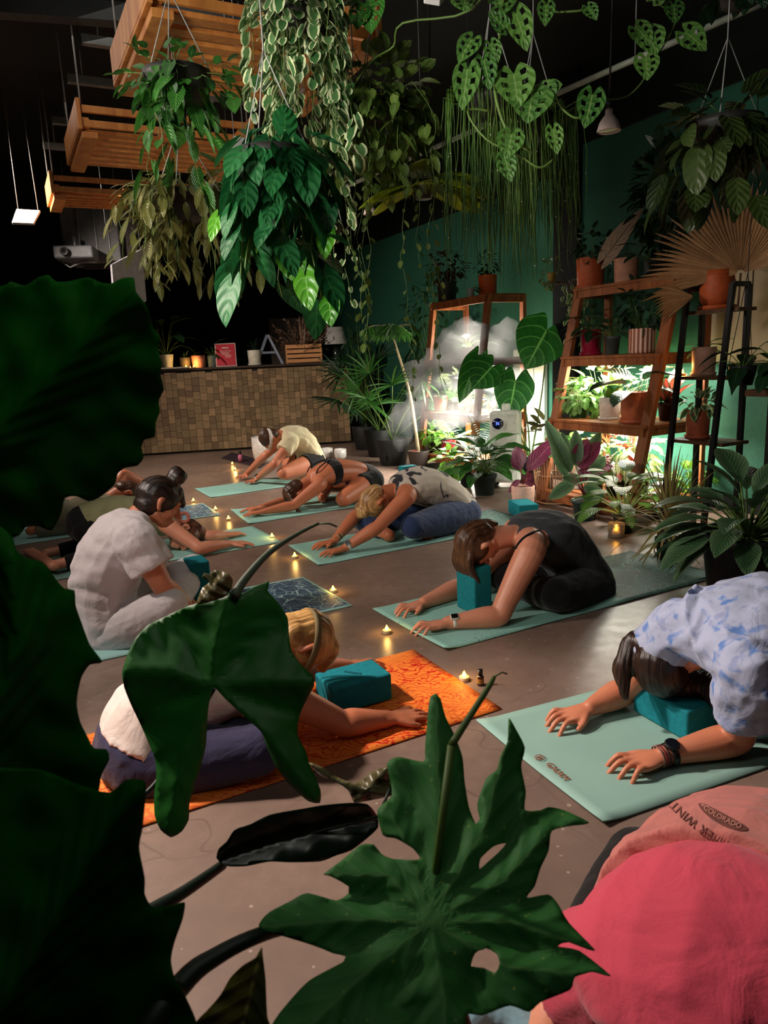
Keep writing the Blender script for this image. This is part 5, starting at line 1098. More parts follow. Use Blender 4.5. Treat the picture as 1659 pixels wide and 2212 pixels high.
P = Dy(1110, -60, 2.5); o = empty('hanging_plant', P, 'sprawling vine with holed leaves crossing the upper right', 'hanging plant'); mb = MB(); mb.lathe([(0, 0), (.1, 0), (.13, .12), (.12, .12), (0, .1)], P, 24); mb.build('basket', pcol((34, 32, 30)), o); mb = MB(); mb.tube([P+Z*.1, V((P.x, P.y, CE))], .003, 4); mb.build('hanging_wires', cable, o)
mb, ms = MB(), MB(); dm = 2.5; base_ = P+Z*.1
vine = lambda pts, r=.004: ms.tube([Dp(x, y, dm+dd) for x, y, dd in pts], r, 6, smooth=4)
ms.tube([base_, Dp(1085, 20, dm), Dp(1078, 110, dm), Dp(1070, 200, dm), Dp(1100, 290, dm), Dp(1150, 330, dm)], .006, 6, smooth=5)
ms.tube([base_, Dp(1180, 10, dm), Dp(1230, 25, dm), Dp(1290, 15, dm)], .004, 6, smooth=4); ms.tube([base_, Dp(1020, 20, dm), Dp(870, 50, dm+.1), Dp(850, 100, dm+.2), Dp(805, 130, dm+.2), Dp(760, 190, dm+.2)], .004, 6, smooth=4)
ms.tube([Dp(1070, 200, dm), Dp(1180, 190, dm), Dp(1215, 235, dm), Dp(1245, 255, dm), Dp(1275, 245, dm)], .004, 6, smooth=4); ms.tube([Dp(1060, 240, dm), Dp(1010, 240, dm), Dp(1050, 300, dm), Dp(1120, 335, dm), Dp(1165, 362, dm), Dp(1195, 345, dm)], .004, 6, smooth=4)
ms.tube([base_, Dp(1330, -40, dm+.2), Dp(1440, 20, dm+.3), Dp(1455, 60, dm+.3), Dp(1400, 150, dm+.3), Dp(1385, 180, dm+.3), Dp(1350, 210, dm+.3), Dp(1290, 215, dm+.1)], .003, 6, smooth=4)
for a in ((1115, 30, 1140, 105, 60), (1020, 85, 990, 130, 52), (1010, 150, 998, 232, 62), (1045, 130, 1060, 190, 50), (1110, 160, 1120, 230, 90), (1165, 195, 1195, 225, 70), (1150, 200, 1140, 262, 96), (1105, 290, 1095, 340, 62), (1090, 340, 1105, 390, 44),
          (1280, 205, 1264, 272, 62), (1400, 70, 1420, 115, 66), (1375, 60, 1410, 95, 50), (1480, 70, 1530, 105, 60), (1395, 125, 1400, 170, 56), (1455, 10, 1460, 48, 44), (1180, 10, 1178, 52, 40), (1000, -10, 1010, 22, 60), (1090, 60, 1055, 20, 40),
          (1195, 280, 1205, 330, 40), (1270, 15, 1290, 40, 34), (1410, 0, 1430, -30, 50), (1070, 10, 1120, -10, 60), (1060, 95, 1075, 135, 40), (1190, 190, 1215, 180, 34)):
    pleaf(mb, *a[:5], dm+(.3 if a[0] > 1340 else .0)-.02, 'heart', .3, .15, .3, 9, 3, holes=2)
fin(o, mb, ms, MO); 
mb = MB(); 
for a in ((800, 0, 800, 68, 66), (780, 20, 770, 60, 50), (760, 200, 745, 190, 40)): pleaf(mb, *a[:5], dm+.15, 'heart', .3, holes=2)
mb.build('foliage', LM['green'], o)
def sp9(b):
    mb, ms = trail(b, 9, (.05, .3), .17, .085, 'oval', .12, .1, out=.06, nl=7, nu=3, lobe=0); return bush(b, (.2, .18, .14), 50, .12, .07, 'oval', mb, ms, b)
hang(1560, 330, 3.0, 'shadowy hanging basket of broad leaves before the right green wall', sp9, leafmat('leaf_dim_broad', (18, 34, 16), (62, 80, 34), vein=(74, 88, 48), freq=5), .14)
hang(1600, 10, 3.2, 'dark hanging plant cut off at the top right corner', lambda b: bush(b, (.26, .2, .08), 60, .09, .05), 'dark', .1)
# ================= PEOPLE
sk1 = skinmat('skin_fair', (214, 150, 122)); sk2 = skinmat('skin_tan', (196, 124, 90)); sk3 = skinmat('skin_warm', (206, 136, 104))
def band(c, ax, r, w, m, o, name='wristband', th=.002, flat=.85, up=Z):
    ax = ax.normalized(); s = ax.cross(up).normalized(); u = s.cross(ax); mb = MB(); n = 20
    for i in range(n):
        a = 2*pi*i/n
        for rr, q in ((0, -1), (th, -1), (th, 1), (0, 1)): mb.v.append(c + ax*(w/2*q) + s*(cos(a)*(r+rr)) + u*(sin(a)*(r*flat+rr)))
    for i in range(n):
        for j in range(4): a_, b_ = i*4+j, i*4+(j+1) % 4; c_, d_ = ((i+1) % n)*4+(j+1) % 4, ((i+1) % n)*4+j; mb.face([a_, b_, c_, d_])
    return mb.build(name, m, o)
def watch(o, el, wr, band_m, case_m, round_=False, k=.12, up=Z, r=.031, tilt=0):
    ax = (wr-el).normalized(); c = lerp(wr, el, k); band(c, ax, r, .02, band_m, o, 'watch_band', .0025)
    s = ax.cross(up).normalized(); u = s.cross(ax); u = (u*cos(tilt)+s*sin(tilt)).normalized(); s = ax.cross(u); p = c + u*(r*.88+.003); mb = MB()
    if round_: mb.lathe([(0, 0), (.021, 0), (.022, .008), (.018, .011), (0, .011)], p, 24, up=u)
    else: mb.box(p+u*.004, (.036, .031, .01), (ax, s, u))
    q = mb.build('watch_case', case_m, o, smooth=False, bevel=.003); mb = MB()
    if round_: mb.lathe([(0, .0112), (.017, .0112)], p, 20, up=u)
    else: mb.box(p+u*.0095, (.029, .025, .001), (ax, s, u))
    mb.build('watch_face', mat('watch_glass', (8, 9, 12), .1, .6), q, smooth=False)
whs = mat('white_silicone', (225, 220, 214), .5); slv = mat('silver_case', (190, 190, 190), .3, metal=.7)
def legs(J, n, k0, k1, a0, a1, f0=None, f1=None):
    s = J['side']; J['hpL'] = J['pel']-s*.085-Z*.02; J['hpR'] = J['pel']+s*.085-Z*.02; J['knL'] = k0; J['knR'] = k1; J['anL'] = a0; J['anR'] = a1
    J['ftL'] = f0; J['ftR'] = f1
def hv(J, q, tip, th): J['hd'+q] = tip-J['wr'+q]; J['th'+q] = th
def wrap_line(pts, objs, r, m, o, name):
    from mathutils.bvhtree import BVHTree
    tr = [BVHTree.FromPolygons([v.co.copy() for v in q.data.vertices], [tuple(p.vertices) for p in q.data.polygons]) for q in objs]; P = []
    for x, y in pts:
        dd = ray(x, y).normalized(); h = [t.ray_cast(CP, dd) for t in tr]; h = [k for k in h if k[0] is not None]
        if h: k = min(h, key=lambda k: k[3]); P.append(k[0]-dd*.003)
    mb = MB(); mb.tube(P, r, 8, smooth=4); return mb.build(name, m, o)
# ---- D
n = 'D'; a_, d, s, _, _ = MT[n]; J = dict(side=s, pel=PV(n, 1248, 1250, .3), wst=PV(n, 1226, 1200, .3), chs=PV(n, 1188, 1163, .3), upc=PV(n, 1143, 1155, .3), nck=PV(n, 1102, 1158, .3), hd=PV(n, 1030, 1176, .32), hup=-d*.95-Z*.25, hfw=-Z+d*.1,
     shL=PV(n, 1148, 1186, .12), shR=PV(n, 1125, 1160, .47), elL=F(1078, 1330, .05), elR=F(995, 1268, .05), wrL=F(968, 1345, .037), wrR=F(915, 1302, .037))
hv(J, 'L', F(890, 1362, .02), 1); hv(J, 'R', F(845, 1326, .02), -1); J['sp'] = .2
legs(J, n, MP(n, .66, .06, .1), MP(n, .66, .54, .1), MP(n, .68, .40, .05), MP(n, .74, .2, .05))
print('D', [(k, tuple(round(x, 2) for x in v)) for k, v in J.items() if isinstance(v, V) and k in ('pel', 'chs', 'hd', 'shL', 'knL')])
o = person(J, 'person in dark grey top and black leggings, forehead on an upright teal block', sk1, .005, arm=1.18, leg=1.2, torso=1.18, curl=1.1)
dg1 = clothmat('charcoal_knit', (52, 54, 58), fine=500); bk1 = clothmat('black_leggings', (13, 13, 15), fine=300)
tee(J, o, dg1, tank=True, torso=1.18, arm=1.18, name='tank_top', low=.1, infl=.012); pants(J, o, bk1, torso=1.2, leg=1.22, top=.7)
wrap_line([(1166, 1146), (1150, 1151), (1134, 1160), (1122, 1172), (1114, 1186)], [c for c in o.children], .0065, bk1, o, 'bra_strap')
hb = hairmat('hair_brown', (44, 26, 16), (98, 64, 42))
def ex(mb, c, up, fw, s_):
    for i in range(7): a = -.06+.02*i; mb.loft([c+up*.075+s_*a*.8, c+up*.1+s_*a+fw*.05, c+up*.085+s_*a*1.1+fw*.13, c+up*.07+s_*a+fw*(.17+.02*(i % 3))], [.022, .018, .011, .005], n=8, k=3)
    mb.loft([c-fw*.09-up*.01, c-fw*.07-up*.09, c-fw*.05-up*.13], [.03, .022, .01], k=3)
hair(J, o, hb, extra=ex); watch(o, J['elL'], J['wrL'], whs, whs, tilt=-.5)
# ---- C
n = 'C'; a_, d, s, _, _ = MT[n]; J = dict(side=s, pel=PV(n, 985, 1100, .3), wst=PV(n, 957, 1066, .3), chs=PV(n, 912, 1050, .3), upc=PV(n, 872, 1054, .3), nck=PV(n, 845, 1062, .3), hd=PV(n, 812, 1083, .3), hup=-d*.75-Z*.7, hfw=-Z*.6+d*.7,
     shL=PV(n, 880, 1072, .12), shR=PV(n, 868, 1060, .47), elL=PV(n, 816, 1138, .08), elR=PV(n, 768, 1115, .48), wrL=F(745, 1184, .04), wrR=F(722, 1168, .04))
hv(J, 'L', F(692, 1200, .02), 1); hv(J, 'R', F(672, 1183, .02), -1)
legs(J, n, PV(n, 892, 1138, .05), MP(n, .62, .58, .1), MP(n, .95, .2, .05), MP(n, .62, .2, .05), PV(n, 925, 1160, .12))
o = person(J, 'person with blonde bun in black and white tie-dye tank top and navy leggings', sk2, .006, arm=1.05, leg=1.2, torso=1.08)
td = clothmat('tie_dye_black', (198, 186, 172), (40, 40, 48), sc=6.5, thr=.56, sharp=.03); nvy = clothmat('navy_leggings', (40, 56, 92), fine=300)
tee(J, o, td, tank=True, torso=1.1, arm=1.05, name='tank_top', infl=.016, neckw=.085); pants(J, o, nvy, torso=1.1, leg=1.22, to=.72)
hbl = hairmat('hair_blonde', (120, 78, 44), (214, 170, 112))
def ex(mb, c, up, fw, s_): p = c+up*.115-fw*.03; mb.ell(p, (.048, .048, .042), (s_, fw, up)); mb.loft([p-s_*.03, p+up*.03, p+s_*.035-fw*.01], [.02, .024, .018], k=3); mb.loft([p+up*.01-fw*.04, p-up*.02-fw*.045+s_*.03], [.018, .016], k=3)
hair(J, o, hbl, extra=ex, amp=.005); watch(o, J['elL'], J['wrL'], whs, slv, tilt=-.6)
ax = J['wrR']-J['elR']
for i, (k, c) in enumerate(((.1, (190, 180, 140)), (.16, (70, 76, 50)), (.2, (205, 190, 150)))): band(lerp(J['wrR'], J['elR'], k), ax, .031, .008, mat('bracelet_%d' % i, c, .5), o, 'bracelet')
# ---- B
n = 'B'; a_, d, s, _, _ = MT[n]; J = dict(side=s, pel=PV(n, 790, 1032, .3), wst=PV(n, 757, 1018, .3), chs=PV(n, 716, 1020, .3), upc=PV(n, 685, 1030, .3), nck=PV(n, 664, 1043, .3), hd=PV(n, 640, 1065, .3), hup=-d*.8-Z*.55, hfw=-Z*.7+d*.6,
     shL=PV(n, 692, 1046, .13), shR=PV(n, 676, 1035, .47), elL=PV(n, 634, 1092, .14), elR=PV(n, 615, 1084, .42), wrL=F(570, 1105, .04), wrR=F(562, 1097, .04))
hv(J, 'L', F(512, 1115, .02), 1); hv(J, 'R', F(515, 1103, .02), -1)
legs(J, n, PV(n, 742, 1078, .04), MP(n, 1.0, .62, .1), MP(n, 1.05, .3, .05), MP(n, .8, .3, .05))
o = person(J, 'person with braided hair in a black sports bra and black shorts', sk2, .006, leg=1.12)
mb = MB(); mb.loft([lerp(J['chs'], J['wst'], .2), J['chs'], lerp(J['chs'], J['upc'], .3)], [(.156, .112), (.159, .116), (.158, .106)], side=s, flat=(1, 1)); organic(mb, 'sports_bra', bk1, o, .007, 1)
mb = MB(); T = (J['upc']-J['chs']).normalized(); bk_ = (T.cross(s)).normalized(); bk_ = bk_ if bk_.z > 0 else -bk_
for q in (-1, 1): mb.tube([J['chs']+bk_*.115+s*q*.03, lerp(J['chs'], J['upc'], .6)+bk_*.105+s*q*.06, J['upc']+bk_*.075+s*q*.08+T*.02, J['upc']-bk_*.01+s*q*.085+T*.07], .0055, 6, smooth=4)
mb.build('bra_straps', bk1, o); pants(J, o, bk1, to=.2, leg=1.12, top=.5, name='shorts')
hdk = hairmat('hair_dark_brown', (34, 22, 16), (88, 56, 38))
def ex(mb, c, up, fw, s_):
    p0 = c-fw*.09+up*.05; e = PV(n, 646, 1108, .12)
    for k in range(2): mb.loft([lerp(p0, e, t/9)+(s_*sin(t*1.7+k*pi)*.016 + (-d)*0) for t in range(10)], [.024]*7+[.018, .012, .018], n=10, k=3)
hair(J, o, hdk, extra=ex)
# ---- A
n = 'A'; MT[n] = mframe((455, 1076), (410, 1053), 30); a_, d, s, _, _ = MT[n]; J = dict(side=s, pel=PV(n, 672, 992, .3), wst=PV(n, 664, 968, .3), chs=PV(n, 645, 948, .3), upc=PV(n, 622, 940, .3), nck=PV(n, 604, 941, .3), hd=PV(n, 582, 948, .3), hup=-d*.7+Z*.1, hfw=-Z-d*.1,
     shL=PV(n, 628, 955, .13), shR=PV(n, 618, 945, .47), elL=PV(n, 592, 1003, .08), elR=PV(n, 572, 985, .48), wrL=F(553, 1036, .04), wrR=F(530, 1026, .04))
hv(J, 'L', F(516, 1052, .02), 1); hv(J, 'R', F(498, 1040, .02), -1)
legs(J, n, PV(n, 612, 1022, .06), PV(n, 622, 1002, .6), MP(n, 1.1, .3, .05), MP(n, 1.05, .25, .05))
o = person(J, 'person in a cream t-shirt at the back with white bandana in the hair', sk3, .008, leg=1.1)
tee(J, o, clothmat('cream_cotton', (226, 214, 176)), infl=.022, sleeve=.42, sr=.03, low=-.4, amp=.01); pants(J, o, bk1, to=.2, leg=1.08, top=.3, name='shorts')
hair(J, o, hdk, extra=lambda mb, c, up, fw, s_: mb.ell(c+up*.06-fw*.08, (.035, .03, .035)))
band(J['hd']+J['hup'].normalized()*.02, (J['hup'].normalized()+J['hfw'].normalized()*.1), .098, .03, whs, o, 'bandana', .004, 1.08); watch(o, J['elL'], J['wrL'], whs, blk, tilt=-.4)
# ---- E
n = 'E'; a_, d, s, _, _ = MT[n]; J = dict(side=s, pel=F(1800, 1420, .16), wst=F(1735, 1355, .32), chs=F(1648, 1352, .38), upc=F(1562, 1378, .37), nck=F(1530, 1396, .31), hd=F(1440, 1432, .215), hup=-d*.85-s*.35-Z*.35, hfw=-Z+d*.15,
     shL=F(1628, 1450, .34), shR=F(1470, 1355, .36), elL=F(1592, 1594, .06), elR=F(1350, 1492, .06), wrL=F(1432, 1632, .04), wrR=F(1272, 1530, .045))
J['side'] = s; hv(J, 'L', F(1305, 1672, .018), 1); hv(J, 'R', F(1178, 1568, .02), -1); J['sp'] = .15
legs(J, n, MP(n, .75, .0, .1), MP(n, .75, .62, .1), MP(n, .8, .45, .06), MP(n, .9, .2, .06))
o = person(J, 'person with dark ponytail in blue tie-dye t-shirt, cut off at the right edge', sk3, .0045, arm=1.12, torso=1.15, sc=1.02, curl=1.2)
tee(J, o, clothmat('tie_dye_blue', (170, 178, 206), (92, 126, 186), sc=17, thr=.53, sharp=.1, c3=(142, 152, 188)), infl=.022, sleeve=.5, sr=.03, torso=1.15, arm=1.1, vox=.006, amp=.012); pants(J, o, bk1, torso=1.1)
hkk = hairmat('hair_near_black', (14, 9, 7), (50, 30, 20))
def ex(mb, c, up, fw, s_):
    p = c-fw*.085+up*.06; mb.ell(p, (.03, .03, .03)); e1 = Dp(1372, 1385, depth(c)-.0); e2 = Dp(1345, 1450, depth(c)); e3 = Dp(1350, 1505, depth(c)-.02); mb.loft([p, e1, lerp(e1, e2, .6), e2, e3], [.03, .034, .036, .032, .012], k=4)
    mb.loft([c+up*.02+fw*.06-s_*.03, c-up*.04+fw*.1-s_*.09, F(1570, 1520, .13), F(1580, 1495, .1)], [.04, .045, .035, .012], k=4)
    mb.loft([c-up*.0+fw*.06, c+fw*.1-up*.03, c+fw*.1-up*.1], [.05, .05, .03])
hair(J, o, hkk, sc=1.1, extra=ex, amp=.003, vox=.005)
watch(o, J['elL'], J['wrL'], blk, blk, True, k=.1, r=.034, tilt=-.3)
for k, c in ((-.02, (130, 40, 50)), (.02, (60, 30, 36)), (-.06, (150, 110, 100))): band(lerp(J['wrL'], J['elL'], k), J['wrL']-J['elL'], .033, .005, mat('cord_%d' % c[0], c, .8), o, 'bracelet')
# ---- G
n = 'G'; a_, d, s, _, _ = MT[n]; J = dict(side=s, pel=PV(n, 305, 1612, .3), wst=PV(n, 345, 1530, .3), chs=PV(n, 440, 1470, .3), upc=PV(n, 540, 1440, .3), nck=PV(n, 592, 1425, .3), hd=PV(n, 648, 1392, .31), hup=-d*.9-Z*.1, hfw=-Z*.95-d*.15,
     shL=PV(n, 560, 1480, .12), shR=PV(n, 545, 1430, .47), elL=F(738, 1562, .06), elR=F(690, 1448, .07), wrL=F(838, 1552, .04), wrR=F(752, 1438, .045))
hv(J, 'L', F(912, 1540, .02), 1); hv(J, 'R', F(815, 1436, .02), -1)
J['thL'] = 1; J['thR'] = -1
legs(J, n, MP(n, .85, .03, .1), MP(n, .85, .58, .1), MP(n, .9, .4, .05), MP(n, 1.0, .2, .05))
o = person(J, 'blonde person in white top and purple leggings folded over the orange mat', sk2, .006, arm=1.05, torso=1.05)
tee(J, o, clothmat('white_linen', (220, 205, 196)), infl=.025, sleeve=.3, sr=.02, low=.25, amp=.008); pants(J, o, clothmat('purple_leggings', (46, 44, 72)), torso=1.12, leg=1.05, top=.5)
hair(J, o, hairmat('hair_golden', (140, 94, 48), (216, 170, 106)), sc=1.05, extra=lambda mb, c, up, fw, s_: mb.loft([c+up*.05+s_*0, c+up*.1+fw*.03, c+up*.085+fw*.09], [.06, .045, .02]), amp=.005)
band(J['hd']+J['hup'].normalized()*.015-J['hfw'].normalized()*.01, J['hup'].normalized()+J['hfw'].normalized()*.3, .099, .022, mat('olive_band', (120, 104, 70), .8), o, 'headband', .004, 1.1)
# ---- H
n = 'H'; a_, d, s, _, _ = MT[n]; e = -d; J = dict(side=s, pel=PV(n, 238, 1352, .3), wst=PV(n, 222, 1290, .3), chs=PV(n, 242, 1205, .3), upc=PV(n, 278, 1142, .3), nck=PV(n, 302, 1112, .3), hd=PV(n, 345, 1084, .3), hup=e*.5+Z*.85, hfw=e*.8-Z*.55,
     shL=PV(n, 292, 1168, .1), shR=PV(n, 290, 1160, .48), elL=PV(n, 352, 1266, .03), elR=PV(n, 350, 1250, .56), wrL=PV(n, 402, 1308, .12), wrR=PV(n, 415, 1310, .42))
J['hdL'] = e*.5-Z*.8; J['hdR'] = e*.5-Z*.8; J['hnL'] = e; J['hnR'] = e; J['thL'] = 1; J['thR'] = -1
print('H', [(k, tuple(round(x, 2) for x in v)) for k, v in J.items() if isinstance(v, V) and k in ('pel', 'chs', 'hd', 'shL')])
legs(J, n, PV(n, 368, 1308, .0), MP(n, .62, .62, .16), MP(n, .98, .38, .06), MP(n, .9, .12, .06))
o = person(J, 'seated person in white t-shirt and white leggings with dark hair in a bun', sk3, .005, arm=1.15, leg=1.12, torso=1.15)
wht = clothmat('white_cotton', (214, 204, 206)); tee(J, o, wht, infl=.028, sleeve=.62, sr=.035, torso=1.12, arm=1.12, low=-.3, vox=.006, amp=.012, neckw=.085); pants(J, o, clothmat('pale_leggings', (208, 202, 204)), torso=1.15, leg=1.16, top=.3, vox=.006)
def ex(mb, c, up, fw, s_): p = PV(n, 382, 1030, .3); mb.ell(p, (.045, .04, .04)); mb.loft([lerp(c, p, .5), p], [.05, .03]); mb.loft([p-e*.03, p+Z*.03, p+e*.035], [.018, .022, .016]); mb.loft([c+up*.06+fw*.05, c+fw*.098+up*.03], [.045, .018])
hair(J, o, hkk, sc=1.03, extra=ex, low=True)
text('BREATHE', .03, mat('navy_print', (60, 60, 90), .8), o, basis(PV(n, 282, 1272, .04), (PV(n, 306, 1240, .04)-PV(n, 262, 1300, .04)), -s.cross((PV(n, 306, 1240, .04)-PV(n, 262, 1300, .04)).normalized())), name='shirt_lettering') if 0 else None
# ---- J
n = 'J'; a_, d, s, _, _ = MT[n]; e = -d; J = dict(side=s, pel=MP(n, 1.18, .33, .25), wst=MP(n, 1.0, .33, .29), chs=MP(n, .84, .33, .25), upc=MP(n, .70, .33, .19), nck=MP(n, .63, .33, .16), hd=PV(n, 398, 1158, .28), hup=e*.95-Z*.05, hfw=-Z*.6-s*.75,
     shL=PV(n, 362, 1136, .14), shR=MP(n, .68, .5, .16), elL=F(432, 1184, .06), elR=F(455, 1158, .06), wrL=F(495, 1174, .04), wrR=F(490, 1155, .04))
hv(J, 'L', F(552, 1173, .015), -1); hv(J, 'R', F(532, 1151, .015), 1); J['thL'] = 1; J['thR'] = -1
legs(J, n, MP(n, .92, .15, .09), MP(n, .92, .52, .09), MP(n, 1.42, .15, .06), MP(n, 1.42, .5, .06), F(62, 1188, .03), None)
o = person(J, 'person stretched flat forward with a brown ponytail behind the seated one', sk1, .007, arm=.95, leg=.95)
tee(J, o, clothmat('sage_top', (150, 150, 110)), tank=True, name='tank_top'); pants(J, o, bk1, to=.85, leg=.95)
hair(J, o, hairmat('hair_auburn', (58, 30, 20), (120, 72, 48)), extra=lambda mb, c, up, fw, s_: (mb.ell(c-fw*.05+up*.06+Z*.04, (.03, .03, .03)), mb.loft([c-fw*.05+up*.06+Z*.05, c+up*.1+Z*.03, c+up*.12-Z*.02], [.03, .04, .03])), back=.022)
mb = MB(); p = PV(n, 398, 1118, .3); mb.tube([p+V((cos(t*pi/8), .3*sin(t*pi/8), sin(t*pi/8)))*.03 for t in range(17)], .012, 8); mb.build('scrunchie', mat('pink_scrunchie', (200, 120, 100), .8, bump=.5), o)
# ---- I
n = 'I'; a_, d, s, _, _ = MT[n]; e = -d; J = dict(side=s, pel=PV(n, 110, 1105, .25), wst=PV(n, 150, 1115, .25), chs=PV(n, 190, 1100, .25), upc=PV(n, 222, 1085, .25), nck=PV(n, 240, 1075, .25), hd=PV(n, 272, 1068, .27), hup=e*.9-Z*.2, hfw=-Z-s*.2,
     shL=PV(n, 225, 1095, .08), shR=PV(n, 240, 1058, .44), elL=PV(n, 290, 1095, .1), elR=PV(n, 266, 1024, .5), wrL=PV(n, 340, 1100, .1), wrR=PV(n, 325, 1050, .6))
hv(J, 'L', PV(n, 380, 1105, .1), 1); hv(J, 'R', PV(n, 370, 1062, .6), -1)
legs(J, n, MP(n, 1.0, .1, .1), MP(n, 1.0, .5, .1), MP(n, 1.4, .15, .06), MP(n, 1.4, .5, .06))
o = person(J, 'person in olive top folded low at the left, partly behind the seated one', sk2, .008)
tee(J, o, clothmat('olive_cotton', (138, 130, 104)), infl=.02, sleeve=.12, sr=.012, amp=.008, low=-.3); pants(J, o, clothmat('olive_trousers', (120, 116, 94)), infl=.02)
hair(J, o, hdk)
# ---- F (pink)
J = dict(pel=F(1698, 1928, .2), wst=F(1658, 2003, .26), chs=F(1598, 2118, .3), upc=F(1548, 2238, .29), nck=F(1548, 2298, .27), hd=F(1538, 2448, .2)); d = (J['upc']-J['pel']); d.z = 0; d.normalize(); s = V((d.y, -d.x, 0)); s = s if s.x < 0 else -s
J.update(side=s, hup=d-Z*.3, hfw=-Z, shL=F(1378, 2088, .29), shR=J['upc']-s*.2, elL=F(1223, 2148, .12), elR=J['upc']-s*.25+d*.2-Z*.25, wrL=F(1158, 2358, .04), wrR=J['upc']-s*.2+d*.45-Z*.28)
J['hdL'] = d; J['hdR'] = d; J['thL'] = -1; J['thR'] = 1
sx = J['pel']; J['hpL'] = sx+s*.09-Z*.05; J['hpR'] = sx-s*.09-Z*.05; J['knL'] = F(1380, 1866, .11); J['knR'] = sx-s*.4+d*.1-Z*.15; J['anL'] = F(1190, 2190, .06); J['anR'] = sx+d*.2-Z*.2; J['ftL'] = None
o = person(J, 'person in a bright pink t-shirt bent forward at the lower right corner', sk1, .006, torso=1.15, arm=1.1, loc=V((J['chs'].x, J['chs'].y, 0)))
pinkm = clothmat('pink_cotton', (196, 68, 88), fine=300); J2 = dict(J, wst=lerp(J['wst'], J['chs'], .62)); tee(J2, o, pinkm, infl=.03, sleeve=.55, sr=.04, torso=1.28, arm=1.15, low=1.0, vox=.006, amp=.0035); pants(J, o, bk1, torso=1.2, top=.8, leg=1.1)
def project_down(pt, o_):
    pass
# printed panel wrapped over the lower back
dusty = clothmat('dusty_rose', (186, 112, 104), fine=250); T = (J['wst']-J['pel']).normalized()
mb = MB(); mb.loft([lerp(J['pel'], J['wst'], -.15), lerp(J['pel'], J['wst'], .3), lerp(J['pel'], J['wst'], .85), lerp(J['wst'], J['chs'], .68)], [(.235, .175), (.245, .185), (.248, .188), (.246, .186)], side=s, flat=(1, 1)); pn = organic(mb, 'printed_hem', dusty, o, .006, 2, folds(.007, s, 26, 4))
from mathutils.bvhtree import BVHTree
def wrap_text(body, size, m, obj, x0, y0, rot, parent, arcr=None, flip=False, name='print_lettering', lift=.0014):
    """lay lettering onto obj seen from above the camera side: x0,y0 pixel centre, rot degrees in the image"""
    if body is None:
        me = bpy.data.meshes.new('oval'); bm = bmesh.new(); ring = [[bm.verts.new((size[0]*r/5*cos(a*pi/16), size[1]*r/5*sin(a*pi/16), 0)) for a in range(32)] for r in range(1, 6)]
        for r in range(4):
            for a in range(32): bm.faces.new((ring[r][a], ring[r][(a+1) % 32], ring[r+1][(a+1) % 32], ring[r+1][a]))
        bm.faces.new(ring[0]); bm.to_mesh(me); bm.free(); size = size[0]*2
    else:
        cu = bpy.data.curves.new('t', 'FONT'); cu.body = body; cu.size = size; cu.align_x = 'CENTER'; cu.align_y = 'CENTER'; t_ = bpy.data.objects.new('t', cu); COL.objects.link(t_); dg = bpy.context.evaluated_depsgraph_get(); me = bpy.data.meshes.new_from_object(t_.evaluated_get(dg)); bpy.data.objects.remove(t_)
    bm = bmesh.new(); bm.from_mesh(me); bmesh.ops.triangulate(bm, faces=bm.faces); bmesh.ops.subdivide_edges(bm, edges=[e_ for e_ in bm.edges if e_.calc_length() > size*.25], cuts=2); bm.to_mesh(me); bm.free()
    om = obj.data; tr_ = BVHTree.FromPolygons([v.co.copy() for v in om.vertices], [tuple(p.vertices) for p in om.polygons]); rr = rad(rot); ok = 0
    for v in me.vertices:
        x, y = v.co.x, v.co.y
        if arcr: a = x/arcr; x, y = (arcr+y)*sin(a), (arcr+y)*cos(a)-arcr
        if flip: x, y = -x, -y
        X = x0+x*cos(rr)+y*sin(rr); Y = y0+x*sin(rr)-y*cos(rr); dd = ray(X, Y).normalized(); h_ = tr_.ray_cast(CP, dd)
        if h_[0] is None: continue
        ok += 1; v.co = h_[0]+h_[1]*lift*(1 if h_[1].dot(dd) < 0 else -1)
    if ok < len(me.vertices):
        bm = bmesh.new(); bm.from_mesh(me); bad = [v for v in bm.verts if v.co.length > 9 or abs(v.co.z) < 1e-6]; bmesh.ops.delete(bm, geom=bad, context='VERTS'); bm.to_mesh(me); bm.free()
    me.materials.clear(); me.materials.append(m); q = bpy.data.objects.new(name, me); COL.objects.link(q); q.parent = parent; q.matrix_parent_inverse = Matrix.Translation(-parent.location); return q
ink = mat('faded_ink', (110, 62, 54), .8)
wrap_text('WINTER SUMMER WINTER', 27, ink, pn, 1556, 1816, 29, pn, arcr=430, flip=True); wrap_text(None, (60, 12), ink, pn, 1560, 1770, 28, pn, arcr=-300, name='print_oval', lift=.001); wrap_text('COLORADO', 16, mat('light_ink', (206, 140, 124), .8), pn, 1560, 1770, 28, pn, arcr=-300, lift=.0022)
# strip of mat under the pink person
MT['P'] = (F(1010, 2215), (F(1140, 2225)-F(1010, 2215)).normalized(), V((0, 1, 0)), .6, 0)
# water: rolled blue towel
P = F(1075, 2195); mb = MB(); mb.loft([F(990, 2240, .04), F(1040, 2188, .05), F(1100, 2192, .05), F(1150, 2240, .04)], [.035, .04, .04, .035]); tag(organic(mb, 'grey_blue_towel', clothmat('heather_blue', (130, 170, 184), fine=120), None, .006, 1), 'heathered pale blue folded cloth on the floor at the bottom edge', 'cloth')
